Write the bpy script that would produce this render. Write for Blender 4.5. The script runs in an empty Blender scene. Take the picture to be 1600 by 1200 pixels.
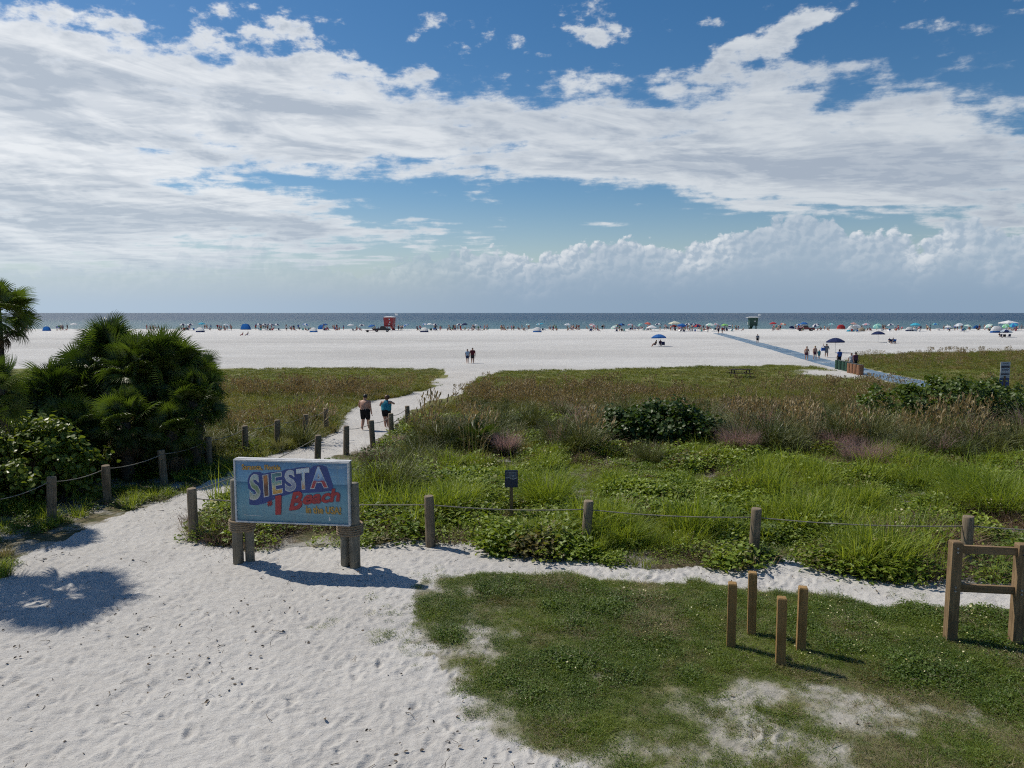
import bpy, bmesh, math, random
import numpy as np
from mathutils import Vector, Matrix, noise as mnoise

PI = math.pi
rad = math.radians
random.seed(7)
rng = np.random.default_rng(11)
scene = bpy.context.scene
C = scene.collection

# ------------------------------------------------------------------ camera
CAM_H = 5.8
PITCH = rad(5.71)
F = 1111.0
cam_d = bpy.data.cameras.new('camera')
cam = bpy.data.objects.new('camera', cam_d)
C.objects.link(cam)
cam_d.sensor_width = 36.0
cam_d.lens = 36.0 * F / 1600.0
cam_d.clip_start = 0.1
cam_d.clip_end = 120000
cam.location = (0, 0, CAM_H)
cam.rotation_euler = (PI / 2 - PITCH, 0, 0)
scene.camera = cam


def ray(px, py):
    u = (px - 800) / F
    v = (600 - py) / F
    return (u, math.cos(PITCH) + v * math.sin(PITCH), -math.sin(PITCH) + v * math.cos(PITCH))


def gp(px, py, z=0.0):
    """ground point seen at a pixel of the 1600x1200 photograph"""
    d = ray(px, py)
    t = (z - CAM_H) / d[2]
    return (d[0] * t, d[1] * t)


def at_dist(px, py, Y):
    """point at distance Y (world y) seen at a pixel"""
    d = ray(px, py)
    t = Y / d[1]
    return (d[0] * t, Y, CAM_H + d[2] * t)


# ------------------------------------------------------------------ light
SUN_EL = rad(50)
SUN_V = Vector((-0.866 * math.cos(SUN_EL), 0.5 * math.cos(SUN_EL), math.sin(SUN_EL)))
sun_d = bpy.data.lights.new('sun', 'SUN')
sun = bpy.data.objects.new('sun', sun_d)
C.objects.link(sun)
sun_d.energy = 4.5
sun_d.angle = rad(0.53)
sun_d.color = (1.0, 0.94, 0.83)
sun.rotation_euler = (-SUN_V).to_track_quat('-Z', 'Y').to_euler()

vs = scene.view_settings
vs.view_transform = 'Standard'
vs.look = 'None'
vs.gamma = 1.0
vs.use_curve_mapping = False
vs.exposure = 0.0
scene.render.engine = 'CYCLES'
scene.cycles.max_bounces = 4
scene.cycles.diffuse_bounces = 2
scene.cycles.glossy_bounces = 2
scene.cycles.use_adaptive_sampling = True
scene.cycles.adaptive_threshold = 0.03
scene.cycles.adaptive_min_samples = 16
scene.cycles.use_denoising = False
scene.cycles.filter_width = 1.15
scene.cycles.sample_clamp_indirect = 4.0
scene.cycles.transparent_max_bounces = 6


# ------------------------------------------------------------------ node expressions
class E:
    """a socket wrapped so that shader maths can be written as python"""
    tree = None

    def __init__(self, s):
        self.s = s

    @staticmethod
    def put(sock, v):
        if isinstance(v, E):
            E.tree.links.new(v.s, sock)
        else:
            sock.default_value = v

    @staticmethod
    def m(op, *a, clamp=False):
        n = E.tree.nodes.new('ShaderNodeMath')
        n.operation = op
        n.use_clamp = clamp
        for i, x in enumerate(a):
            E.put(n.inputs[i], x)
        return E(n.outputs[0])

    def __add__(s, o): return E.m('ADD', s, o)
    def __radd__(s, o): return E.m('ADD', o, s)
    def __sub__(s, o): return E.m('SUBTRACT', s, o)
    def __rsub__(s, o): return E.m('SUBTRACT', o, s)
    def __mul__(s, o): return E.m('MULTIPLY', s, o)
    def __rmul__(s, o): return E.m('MULTIPLY', o, s)
    def __truediv__(s, o): return E.m('DIVIDE', s, o)
    def __rtruediv__(s, o): return E.m('DIVIDE', o, s)


def sstep(x, a, b, lo=0.0, hi=1.0):
    n = E.tree.nodes.new('ShaderNodeMapRange')
    n.interpolation_type = 'SMOOTHSTEP'
    E.put(n.inputs['Value'], x)
    for k, v in (('From Min', a), ('From Max', b), ('To Min', lo), ('To Max', hi)):
        E.put(n.inputs[k], v)
    return E(n.outputs[0])


def vec(x, y, z):
    n = E.tree.nodes.new('ShaderNodeCombineXYZ')
    for i, v in enumerate((x, y, z)):
        E.put(n.inputs[i], v)
    return E(n.outputs[0])


def nz(v, scale, detail=4.0, rough=0.5, dist=0.0, color=False, lac=2.0, dim='3D'):
    n = E.tree.nodes.new('ShaderNodeTexNoise')
    n.noise_dimensions = dim
    E.put(n.inputs['Vector'], v)
    n.inputs['Scale'].default_value = scale
    n.inputs['Detail'].default_value = detail
    n.inputs['Roughness'].default_value = rough
    n.inputs['Distortion'].default_value = dist
    n.inputs['Lacunarity'].default_value = lac
    return E(n.outputs['Color' if color else 'Fac'])


def voro(v, scale, feature='F1', smooth=0.3, dim='3D'):
    n = E.tree.nodes.new('ShaderNodeTexVoronoi')
    n.voronoi_dimensions = dim
    n.feature = feature
    E.put(n.inputs['Vector'], v)
    n.inputs['Scale'].default_value = scale
    if feature == 'SMOOTH_F1':
        n.inputs['Smoothness'].default_value = smooth
    return E(n.outputs['Distance'])


def mixc(f, a, b, mode='MIX'):
    n = E.tree.nodes.new('ShaderNodeMix')
    n.data_type = 'RGBA'
    n.blend_type = mode
    E.put(n.inputs[0], f)
    for i, v in ((6, a), (7, b)):
        if isinstance(v, E):
            E.tree.links.new(v.s, n.inputs[i])
        else:
            n.inputs[i].default_value = (v[0], v[1], v[2], 1)
    return E(n.outputs[2])


def ramp(f, stops, interp='LINEAR'):
    n = E.tree.nodes.new('ShaderNodeValToRGB')
    n.color_ramp.interpolation = interp
    els = n.color_ramp.elements
    while len(els) < len(stops):
        els.new(0.5)
    for e, (p, c) in zip(els, stops):
        e.position = p
        e.color = (c, c, c, 1) if not hasattr(c, '__len__') else (c[0], c[1], c[2], 1)
    E.put(n.inputs[0], f)
    return E(n.outputs[0])


# ------------------------------------------------------------------ world: sky and clouds
world = bpy.data.worlds.new('World')
scene.world = world
world.use_nodes = True
wt = world.node_tree
E.tree = wt
for n in list(wt.nodes):
    wt.nodes.remove(n)
world.cycles.sampling_method = 'MANUAL'
world.cycles.sample_map_resolution = 256
w_out = wt.nodes.new('ShaderNodeOutputWorld')
w_bg = wt.nodes.new('ShaderNodeBackground')
wt.links.new(w_bg.outputs[0], w_out.inputs[0])
w_bg.inputs['Strength'].default_value = 0.08
sky = wt.nodes.new('ShaderNodeTexSky')
sky.sky_type = 'NISHITA'
sky.sun_disc = False
sky.sun_elevation = SUN_EL
sky.sun_rotation = rad(-60)
sky.altitude = 0
sky.air_density = 1.0
sky.dust_density = 0.3
sky.ozone_density = 2.0

tc = wt.nodes.new('ShaderNodeTexCoord')
D = E(tc.outputs['Generated'])
sep = wt.nodes.new('ShaderNodeSeparateXYZ')
wt.links.new(D.s, sep.inputs[0])
dx, dy, dz = (E(sep.outputs[i]) for i in range(3))
az = E.m('ARCTAN2', dx, dy) * (180 / PI)             # degrees, 0 = towards the sea
el = E.m('ARCSINE', dz) * (180 / PI)
elc = E.m('MAXIMUM', dz, 0.0)


def sky_ae(px, py):
    d = ray(px, py)
    return math.degrees(math.atan2(d[0], d[1])), math.degrees(math.atan2(d[2], math.hypot(d[0], d[1])))


def blob(px, py, rx, ry, rot=0.0):
    """a soft elliptical cloud field; sizes in degrees"""
    a0, e0 = sky_ae(px, py)
    a = az - a0
    e = el - e0
    c, s = math.cos(rad(rot)), math.sin(rad(rot))
    p = (a * c + e * s) / rx
    q = (e * c - a * s) / ry
    return E.m('POWER', 2.718, (p * p + q * q) * -1.0)


# high layer: noise in a plane overhead
den = elc + 0.07
P = vec(dx / den, dy / den, 0.0)
mapn = wt.nodes.new('ShaderNodeMapping')
wt.links.new(P.s, mapn.inputs[0])
mapn.inputs['Rotation'].default_value = (0, 0, rad(24))
mapn.inputs['Scale'].default_value = (0.75, 1.25, 1)
Pm = E(mapn.outputs[0])
SO = (-0.10, 0.06, 0.0)                               # a small step towards the sun, for cloud relief


def shifted(v, off):
    n = E.tree.nodes.new('ShaderNodeVectorMath')
    n.operation = 'ADD'
    E.tree.links.new(v.s, n.inputs[0])
    n.inputs[1].default_value = off
    return E(n.outputs[0])


n1 = nz(Pm, 0.62, 4, 0.56, 0.2, dim='2D')
n2 = nz(Pm, 2.2, 7, 0.64, 0.15, dim='2D')
n2s = nz(shifted(Pm, (-0.085, 0.05, 0.0)), 2.2, 4, 0.64, 0.15, dim='2D')
cell = voro(shifted(Pm, (0.3, 0.0, 0.0)), 3.6, 'F1', dim='2D')
n4 = nz(vec(az * 0.15, (el - az * 0.03) * 0.52, 0.0), 1.0, 5, 0.62, 0.15, dim='2D')
n5 = nz(vec(az * 0.36, el * 0.62, 0.0), 1.0, 6, 0.6, dim='2D')
cov = (n1 - 0.5) * 0.8 + (n2 - 0.5) * 1.0 + (n4 - 0.5) * 0.6 + (n5 - 0.5) * 0.75 + (0.42 - cell) * 0.34
# where the cloud fields lie
bias = (blob(-150, 250, 26, 7.5, -8) * 0.62 + blob(560, 210, 20, 4.3, -3) * 0.62
        + blob(1000, 225, 17, 3.6, -6) * 0.55 + blob(1380, 290, 16, 2.6, -4) * 0.42
        + blob(1195, 135, 3.2, 2.2, 0) * 0.5 + blob(360, 335, 14, 1.5, -7) * 0.36
        + blob(60, 90, 9, 4.5, -15) * 0.34 + blob(470, 85, 9, 2.4, 6) * 0.36 + blob(340, 20, 7, 2.0, 10) * 0.22
        + blob(680, 60, 3.2, 2.6, 30) * 0.28 + blob(960, 40, 3.0, 3.4, 20) * 0.44
        + blob(1230, 50, 7.0, 1.5, 16) * 0.55 + blob(1490, 45, 6.0, 1.3, 12) * 0.42
        + blob(1400, 165, 9, 2.4, 6) * 0.30 + blob(1250, 240, 14, 3.0, -5) * 0.20 + blob(1560, 300, 9, 2.4, -3) * 0.30 + blob(880, 350, 6.5, 0.55, 0) * 0.34
        + blob(1560, 345, 6, 0.9, 0) * 0.26 + blob(100, 385, 12, 2.2, 0) * 0.32
        - blob(900, 318, 13, 1.7, -3) * 0.42 - blob(560, 300, 6, 0.9, -8) * 0.25 - blob(290, 70, 4.5, 1.2, -25) * 0.22
        - blob(1340, 348, 8, 1.0, -4) * 0.30 - blob(1340, 100, 4, 1.6, 15) * 0.14 - blob(1050, 75, 3, 1.6, 0) * 0.16 - blob(760, 10, 22, 1.4, 0) * 0.10
        - blob(1590, 130, 6, 2.5, 0) * 0.12 - blob(560, 440, 5, 2, 0) * 0.05)
# out of the picture broken cover goes on, cloud added to neutralise blue shadows
outf = sstep(el, 24.0, 40.0) * 0.10
side = sstep(E.m('ABSOLUTE', az), 38.0, 60.0) * 0.04
low = sstep(el, 0.5, 5.0)
top = sstep(el, 15.5, 20.0) * sstep(el, 40.0, 26.0)
cm = cov + (n5 - 0.5) * top * 0.9 + (0.40 - cell) * top * 0.35 + bias + outf + side - 0.15 - top * (0.02 + 0.11 * sstep(az, -16.0, 6.0))
hi_mask = sstep(cm, -0.02, 0.50) * low
relief = sstep(n2s - n2, -0.10, 0.10)
thick = sstep(cm, 0.15, 0.65)
# colours carry the background strength (times 12.5)
K = 1.0 / 0.08
glow = sstep(az, 30.0, -45.0)                         # towards the sun
shade_n = nz(vec(az * 0.075 + 5.0, (el + az * 0.10) * 0.36, 0.0), 1.0, 5, 0.6, 0.5, dim='2D')
dark = E.m('MINIMUM', thick * (sstep(shade_n, 0.36, 0.64) * 0.75 + relief * 0.40), 1.0)
c_white = mixc(glow, tuple(K * v for v in (0.66, 0.70, 0.74)), tuple(K * v for v in (0.88, 0.90, 0.92)))
c_grey = mixc(glow, tuple(K * v for v in (0.36, 0.42, 0.51)), tuple(K * v for v in (0.44, 0.50, 0.58)))
c_hi = mixc(dark * 0.9, c_white, c_grey)

skyc = E(sky.outputs[0])
hs = wt.nodes.new('ShaderNodeHueSaturation')
E.put(hs.inputs['Saturation'], sstep(el, 2.0, 10.0, 1.0, 1.34))
hs.inputs['Value'].default_value = 1.02
wt.links.new(skyc.s, hs.inputs['Color'])
base = E(hs.outputs[0])
base = mixc(sstep(hi_mask, 0.0, 1.0) * 0.93, base, c_hi)

# cumulus bank standing over the sea
azn = (az + 180.0) / 360.0


def ap(px): return (sky_ae(px, 430)[0] + 180) / 360


def ev(py): return sky_ae(800, py)[1] / 12.0


T = ramp(azn, [(0.0, ev(400)), (ap(-300), ev(425)), (ap(150), ev(430)), (ap(330), ev(400)), (ap(385), ev(378)), (ap(440), ev(408)),
               (ap(560), ev(425)), (ap(640), ev(402)), (ap(700), ev(398)), (ap(770), ev(386)), (ap(830), ev(400)), (ap(900), ev(384)),
               (ap(975), ev(374)), (ap(1040), ev(388)), (ap(1120), ev(376)), (ap(1205), ev(350)), (ap(1285), ev(344)), (ap(1330), ev(374)),
               (ap(1385), ev(374)), (ap(1430), ev(396)), (ap(1475), ev(368)), (ap(1600), ev(380)), (ap(1900), ev(370)), (1.0, ev(400))], 'EASE') * 12.0
pv = vec(az, el * 1.15, 0.0)
pw = nz(pv, 0.9, 4, 0.6, color=True, dim='2D')
vadd = wt.nodes.new('ShaderNodeVectorMath')
vadd.operation = 'MULTIPLY_ADD'
wt.links.new(pw.s, vadd.inputs[0])
vadd.inputs[1].default_value = (0.7, 0.7, 0)
wt.links.new(pv.s, vadd.inputs[2])
pvw = E(vadd.outputs[0])
def puffs(v):
    return ((0.62 - voro(v, 0.75, 'F1', dim='2D')) * 1.05 + (0.5 - voro(v, 1.7, 'F1', dim='2D')) * 0.55
            + (0.5 - voro(v, 4.3, 'F1', dim='2D')) * 0.16)


puff = puffs(pvw) + (nz(pvw, 2.6, 4, 0.6, dim='2D') - 0.5) * 0.5
puff_s = puffs(shifted(pvw, (-0.20, 0.24, 0.0))) + (nz(shifted(pvw, (-0.20, 0.24, 0.0)), 2.6, 2, 0.6, dim='2D') - 0.5) * 0.5
hgt = T + puff * 1.0 + (nz(vec(az * 0.33, 0.0, 0.0), 1.0, 2, 0.5, dim='2D') - 0.5) * 1.6 - 0.2 - el
right = sstep(az, -14.0, 2.0)
cu_mask = sstep(hgt, 0.0, 0.38) * (0.30 + right * 0.68)
rim = sstep(hgt, 4.6, 0.2)
lit = sstep(puff - puff_s, -0.42, 0.55)
heads = 0.42 + 0.58 * sstep(nz(vec(az * 0.13 + 2.3, el * 0.25, 0.0), 1.0, 3, 0.5, dim='2D'), 0.42, 0.60)
c_cu = mixc((lit * rim * 0.85 + rim * 0.12) * heads, tuple(K * v for v in (0.33, 0.43, 0.54)), tuple(K * v for v in (0.76, 0.79, 0.82)))
base = mixc(cu_mask, base, c_cu)
# pale air close to the sea
haze_c = mixc(sstep(az, 20.0, -40.0), tuple(K * v for v in (0.23, 0.335, 0.47)), tuple(K * v for v in (0.45, 0.56, 0.68)))
base = mixc(sstep(el, 4.2, 0.2) * 0.70 + sstep(az, 6.0, -16.0) * sstep(el, 9.5, 3.0) * 0.30, base, haze_c)
wt.links.new(base.s, w_bg.inputs['Color'])


# ------------------------------------------------------------------ materials
MATS = {}


def new_mat(name):
    m = bpy.data.materials.new(name)
    m.use_nodes = True
    t = m.node_tree
    E.tree = t
    b = t.nodes['Principled BSDF']
    return m, t, b


def plain(name, col, rough=0.6, var=0.12, scale=9.0, metal=0.0, spec=0.5):
    """painted or cloth surface with slight uneven tone"""
    if name in MATS:
        return MATS[name]
    m, t, b = new_mat(name)
    tcn = t.nodes.new('ShaderNodeTexCoord')
    n = nz(E(tcn.outputs['Object']), scale, 4, 0.6)
    lo = tuple(v * (1 - var) for v in col)
    hi = tuple(min(1, v * (1 + var)) for v in col)
    c = mixc(sstep(n, 0.3, 0.7), lo, hi)
    t.links.new(c.s, b.inputs['Base Color'])
    b.inputs['Roughness'].default_value = rough
    b.inputs['Metallic'].default_value = metal
    b.inputs['Specular IOR Level'].default_value = spec
    MATS[name] = m
    return m


def cloth(name, col, trans=0.35):
    if name in MATS:
        return MATS[name]
    m, t, b = new_mat(name)
    b.inputs['Base Color'].default_value = (*col, 1)
    b.inputs['Roughness'].default_value = 0.8
    b.inputs['Specular IOR Level'].default_value = 0.2
    tr = t.nodes.new('ShaderNodeBsdfTranslucent')
    tr.inputs[0].default_value = (*col, 1)
    mx = t.nodes.new('ShaderNodeMixShader')
    mx.inputs[0].default_value = trans
    t.links.new(b.outputs[0], mx.inputs[1])
    t.links.new(tr.outputs[0], mx.inputs[2])
    t.links.new(mx.outputs[0], t.nodes['Material Output'].inputs[0])
    MATS[name] = m
    return m


def foliage(name, c1, c2, trans=0.35, rough=0.5, spec=0.4, scale=0.35, c3=None, c3_lo=0.55, c3_hi=0.75, tint=(1.25, 1.2, 0.6)):
    """leaf matter: colour drifts from plant to plant and place to place, light shines through"""
    m, t, b = new_mat(name)
    g = t.nodes.new('ShaderNodeNewGeometry')
    oi = t.nodes.new('ShaderNodeObjectInfo')
    pos = E(g.outputs['Position'])
    n = nz(pos, scale, 2, 0.6)
    r = E(oi.outputs['Random'])
    f = sstep(n * 0.8 + r * 0.5 + 0.12, 0.42, 1.0)
    c = mixc(f, c1, c2)
    if c3:
        n_b = nz(pos, scale * 1.9, 1, 0.6)
        c = mixc(sstep(n_b + (r - 0.5) * 0.3, c3_lo, c3_hi), c, c3)
    t.links.new(c.s, b.inputs['Base Color'])
    b.inputs['Roughness'].default_value = rough
    b.inputs['Specular IOR Level'].default_value = spec
    tr = t.nodes.new('ShaderNodeBsdfTranslucent')
    tcx = mixc(1.0, c, tint, 'MULTIPLY')
    t.links.new(tcx.s, tr.inputs[0])
    mx = t.nodes.new('ShaderNodeMixShader')
    mx.inputs[0].default_value = trans
    t.links.new(b.outputs[0], mx.inputs[1])
    t.links.new(tr.outputs[0], mx.inputs[2])
    t.links.new(mx.outputs[0], t.nodes['Material Output'].inputs[0])
    MATS[name] = m
    return m


def wood(name, c1, c2, ring=40.0, top=None):
    """weathered timber: grain runs along local z"""
    m, t, b = new_mat(name)
    tcn = t.nodes.new('ShaderNodeTexCoord')
    oi = t.nodes.new('ShaderNodeObjectInfo')
    mp = t.nodes.new('ShaderNodeMapping')
    t.links.new(tcn.outputs['Object'], mp.inputs[0])
    mp.inputs['Scale'].default_value = (ring, ring, 1.6)
    loc = vec(E(oi.outputs['Random']) * 30.0, E(oi.outputs['Random']) * 17.0, 0.0)
    t.links.new(loc.s, mp.inputs['Location'])
    n = nz(E(mp.outputs[0]), 1.0, 6, 0.65, 0.4)
    n2 = nz(E(tcn.outputs['Object']), 3.0, 3, 0.5)
    f = sstep(n * 0.75 + n2 * 0.35, 0.35, 0.75)
    c = mixc(f, c1, c2)
    rn = E(oi.outputs['Random'])
    c = mixc(rn * 0.3, c, tuple(v * 0.6 for v in c1))
    t.links.new(c.s, b.inputs['Base Color'])
    b.inputs['Roughness'].default_value = 0.85
    b.inputs['Specular IOR Level'].default_value = 0.2
    bp = t.nodes.new('ShaderNodeBump')
    bp.inputs['Strength'].default_value = 0.6
    bp.inputs['Distance'].default_value = 0.01
    t.links.new(n.s, bp.inputs['Height'])
    t.links.new(bp.outputs[0], b.inputs['Normal'])
    MATS[name] = m
    return m


# ------------------------------------------------------------------ mesh helpers
class MB:
    def __init__(self):
        self.v = []
        self.f = []
        self.mi = []

    def add(self, vs_, fs_, mi=0):
        o = len(self.v)
        self.v.extend([tuple(p) for p in vs_])
        for f in fs_:
            self.f.append(tuple(i + o for i in f))
            self.mi.append(mi)

    def box(self, c, s, rot=None, mi=0, taper=1.0):
        x, y, z = (k / 2 for k in s)
        p = [Vector((sx * x * (taper if sz > 0 else 1), sy * y * (taper if sz > 0 else 1), sz * z))
             for sz in (-1, 1) for sy in (-1, 1) for sx in (-1, 1)]
        if rot is not None:
            p = [rot @ q for q in p]
        c = Vector(c)
        self.add([q + c for q in p], [(0, 2, 3, 1), (4, 5, 7, 6), (0, 1, 5, 4), (2, 6, 7, 3), (0, 4, 6, 2), (1, 3, 7, 5)], mi)

    def tube(self, pts, rs, n=8, mi=0, caps=True):
        pts = [Vector(p) for p in pts]
        if not hasattr(rs, '__len__'):
            rs = [rs] * len(pts)
        rings = []
        ref = None
        for i, p in enumerate(pts):
            d = (pts[min(i + 1, len(pts) - 1)] - pts[max(i - 1, 0)]).normalized()
            if ref is None or abs(ref.dot(d)) > 0.95:
                ref = Vector((1, 0, 0)) if abs(d.x) < 0.8 else Vector((0, 1, 0))
            a = (ref - d * ref.dot(d)).normalized()
            ref = a
            b = d.cross(a)
            rings.append([p + (a * math.cos(2 * PI * k / n) + b * math.sin(2 * PI * k / n)) * rs[i] for k in range(n)])
        vs_ = [q for r in rings for q in r]
        fs_ = []
        for i in range(len(pts) - 1):
            for k in range(n):
                k2 = (k + 1) % n
                fs_.append((i * n + k, i * n + k2, (i + 1) * n + k2, (i + 1) * n + k))
        if caps:
            fs_.append(tuple(range(n - 1, -1, -1)))
            fs_.append(tuple((len(pts) - 1) * n + k for k in range(n)))
        self.add(vs_, fs_, mi)

    def mesh(self, name, mats, smooth=False):
        me = bpy.data.meshes.new(name)
        me.from_pydata(self.v, [], self.f)
        for m in (mats if isinstance(mats, (list, tuple)) else [mats]):
            me.materials.append(m)
        me.polygons.foreach_set('material_index', self.mi)
        if smooth:
            me.polygons.foreach_set('use_smooth', [True] * len(me.polygons))
        me.update()
        return me

    def build(self, name, mats, parent=None, loc=(0, 0, 0), smooth=False, rot=(0, 0, 0)):
        return link(name, self.mesh(name, mats, smooth), parent, loc, rot)


def link(name, me, parent=None, loc=(0, 0, 0), rot=(0, 0, 0), scale=(1, 1, 1)):
    o = bpy.data.objects.new(name, me)
    C.objects.link(o)
    o.location = loc
    o.rotation_euler = rot
    o.scale = scale
    o.parent = parent
    return o


def tag(o, label, cat=None, group=None, kind=None):
    o['label'] = label
    if cat:
        o['category'] = cat
    if group:
        o['group'] = group
    if kind:
        o['kind'] = kind
    return o


def thing(name, label, cat, loc=(0, 0, 0), rotz=0.0, group=None):
    o = bpy.data.objects.new(name, None)
    o.empty_display_size = 0.2
    C.objects.link(o)
    o.location = loc
    o.rotation_euler = (0, 0, rotz)
    return tag(o, label, cat, group)


def over(o, *mats):
    """give one copy of a shared mesh its own materials"""
    for s, m in zip(o.material_slots, mats):
        s.link = 'OBJECT'
        s.material = m
    return o


# ------------------------------------------------------------------ numpy noise and zones
TBL = rng.random((256, 256))


def vnoise(x, y, seed=0):
    x = np.asarray(x, float) + seed * 17.31
    y = np.asarray(y, float) + seed * 9.77
    xi = np.floor(x).astype(int)
    yi = np.floor(y).astype(int)
    fx = x - xi
    fy = y - yi
    fx = fx * fx * (3 - 2 * fx)
    fy = fy * fy * (3 - 2 * fy)
    a = TBL[xi & 255, yi & 255]
    b = TBL[(xi + 1) & 255, yi & 255]
    c = TBL[xi & 255, (yi + 1) & 255]
    d = TBL[(xi + 1) & 255, (yi + 1) & 255]
    return (a * (1 - fx) + b * fx) * (1 - fy) + (c * (1 - fx) + d * fx) * fy


def fbm(x, y, seed=0, oct=4):
    s = 0.0
    a = 0.5
    t = 0.0
    for k in range(oct):
        s = s + a * vnoise(x * 2 ** k, y * 2 ** k, seed + k)
        t += a
        a *= 0.5
    return s / t


def ss(x, a, b):
    t = np.clip((x - a) / (b - a), 0, 1)
    return t * t * (3 - 2 * t)


def in_poly(x, y, poly):
    inside = np.zeros(np.shape(x), bool)
    n = len(poly)
    for i in range(n):
        x1, y1 = poly[i]
        x2, y2 = poly[(i + 1) % n]
        if y1 == y2:
            continue
        c = ((y1 > y) != (y2 > y)) & (x < (x2 - x1) * (y - y1) / (y2 - y1) + x1)
        inside ^= c
    return inside


def G(*pts):
    return [gp(*p) for p in pts]


PATH_L = [(300, 760), (400, 722), (478, 695), (492, 688), (526, 674), (535, 655), (545, 638), (582, 627), (620, 620), (660, 610), (716, 598)]
PATH_R = [(730, 613), (672, 628), (636, 647), (624, 664), (604, 678), (580, 694), (558, 706), (526, 715), (490, 726), (430, 742), (345, 768), (312, 800)]
PATH_PX = PATH_L + [(694, 588), (690, 576), (760, 576), (744, 588), (726, 602)] + PATH_R
Z_RIGHT = G((295, 842), *reversed(PATH_R), (726, 603),
            (745, 590), (790, 580), (900, 578), (1000, 576), (1200, 571), (1270, 573), (1335, 585), (1345, 580), (1325, 568), (1340, 556),
            (1450, 552), (1600, 549), (2600, 541), (3600, 700), (3000, 930), (1600, 908), (1500, 903), (1400, 908), (1300, 899), (1260, 876),
            (1190, 874), (1150, 888), (1000, 887), (850, 873), (800, 864), (770, 855), (700, 847), (640, 846), (600, 850), (470, 858), (400, 860))
Z_LEFT = G((-1800, 575), (330, 577), (500, 575), (690, 577), (700, 585), *reversed(PATH_L),
           (215, 792), (170, 812), (90, 842), (30, 872), (0, 905), (-300, 960), (-1800, 1000))


def off_path(x, y, h):
    """plants too tall to stand this near the trodden path are left out"""
    ok = np.ones(np.shape(x), bool)
    for hh in (0.0, 0.5, 1.0):
        z = CAM_H - h * hh
        zc = y * math.cos(PITCH) + z * math.sin(PITCH)
        px = 800 + F * x / zc
        py = 600 + F * (z * math.cos(PITCH) - y * math.sin(PITCH)) / zc
        ok &= ~in_poly(px, py, PATH_PX)
    return ok


Z_LAWN = G((640, 925), (660, 903), (700, 898), (800, 896), (900, 900), (1000, 910), (1100, 914), (1250, 925), (1400, 944), (1600, 954),
           (2600, 1000), (2600, 1500), (1500, 1500), (1000, 1320), (900, 1200), (840, 1175), (715, 1140), (690, 1050), (640, 1000), (600, 960))
MAT_LINE = [gp(1500, 616), gp(1435, 601), gp(1300, 569), gp(1200, 541.5), gp(1122, 521)]
BARE = [(gp(1295, 584), 3.2, 6.0), (gp(1270, 656), 2.6, 1.2), (gp(1330, 656), 1.4, 0.7), (gp(1215, 890), 1.5, 0.5), (gp(700, 596), 1.5, 5.0),
        (gp(1190, 640), 1.6, 0.8), (gp(960, 640), 0.9, 0.6)]


def mat_dist(x, y):
    d = np.full(np.shape(x), 1e9)
    for (x1, y1), (x2, y2) in zip(MAT_LINE[:-1], MAT_LINE[1:]):
        L2 = (x2 - x1) ** 2 + (y2 - y1) ** 2
        t = np.clip(((x - x1) * (x2 - x1) + (y - y1) * (y2 - y1)) / L2, 0, 1)
        d = np.minimum(d, np.hypot(x - x1 - t * (x2 - x1), y - y1 - t * (y2 - y1)))
    return d


def jitter(x, y, a=0.5):
    r = np.hypot(x, y)
    k = a * np.clip(r / 25, 0.4, 1.3)
    return (x + (fbm(x * 0.9, y * 0.9, 3) - 0.5) * 2 * k + (vnoise(x * 5, y * 5, 8) - 0.5) * 0.25,
            y + (fbm(x * 0.9, y * 0.9, 5) - 0.5) * 2 * k + (vnoise(x * 5, y * 5, 12) - 0.5) * 0.25)


def masks(x, y):
    """what covers the ground at a place: right dune, left dune, lawn"""
    x = np.asarray(x, float)
    y = np.asarray(y, float)
    jx, jy = jitter(x, y)
    bare = np.zeros(x.shape)
    for (bx, by), rx, ry in BARE:
        bare = np.maximum(bare, 1 - ss(np.hypot((jx - bx) / rx, (jy - by) / ry), 0.6, 1.1))
    keep = (1 - bare) * ss(mat_dist(x, y), 1.5, 1.9)
    r = in_poly(jx, jy, Z_RIGHT) * keep
    l = in_poly(jx, jy, Z_LEFT) * keep
    lawn = in_poly(jx, jy, Z_LAWN).astype(float)
    # the lawn thins out to sand towards the near edge and in worn patches
    px = 800 + F * x / (y * math.cos(PITCH) + CAM_H * math.sin(PITCH))
    n = fbm(x * 1.1, y * 1.1, 21) * 0.6 + fbm(x * 3.3, y * 3.3, 25) * 0.4
    wear = (1 - ss(np.hypot((x - 4.4) / 3.2, (y - 9.9) / 1.2), 0.25, 1.25)) * 0.38 + (1 - ss(np.hypot((x - 2.0) / 4.5, (y - 8.3) / 1.2), 0.3, 1.1)) * 0.28
    wear = wear + (1 - ss(np.hypot((x - 1.0) / 1.4, (y - 11.0) / 2.2), 0.2, 1.2)) * 0.16
    lx, ly = gp(715, 1000)
    edge = (1 - ss((x + (y - ly) * 0.35 - lx), -1.0, 1.5)) * 0.42
    lawn = lawn * (0.22 * ss(x, -0.9, 1.2) + 0.78 * ss(n - wear - edge, 0.02, 0.44))
    return r, l, lawn


def gz(x, y):
    """gentle lie of the land"""
    x = np.asarray(x, float)
    y = np.asarray(y, float)
    r = np.hypot(x, y)
    z = (fbm(x * 0.22, y * 0.22, 31) - 0.5) * 0.16 * ss(r, 4, 16) * (1 - ss(y, 120, 200))
    z = z - np.clip(y - 258, 0, 160) * 0.022
    return z


def gzf(x, y):
    return float(gz(x, y))


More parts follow.
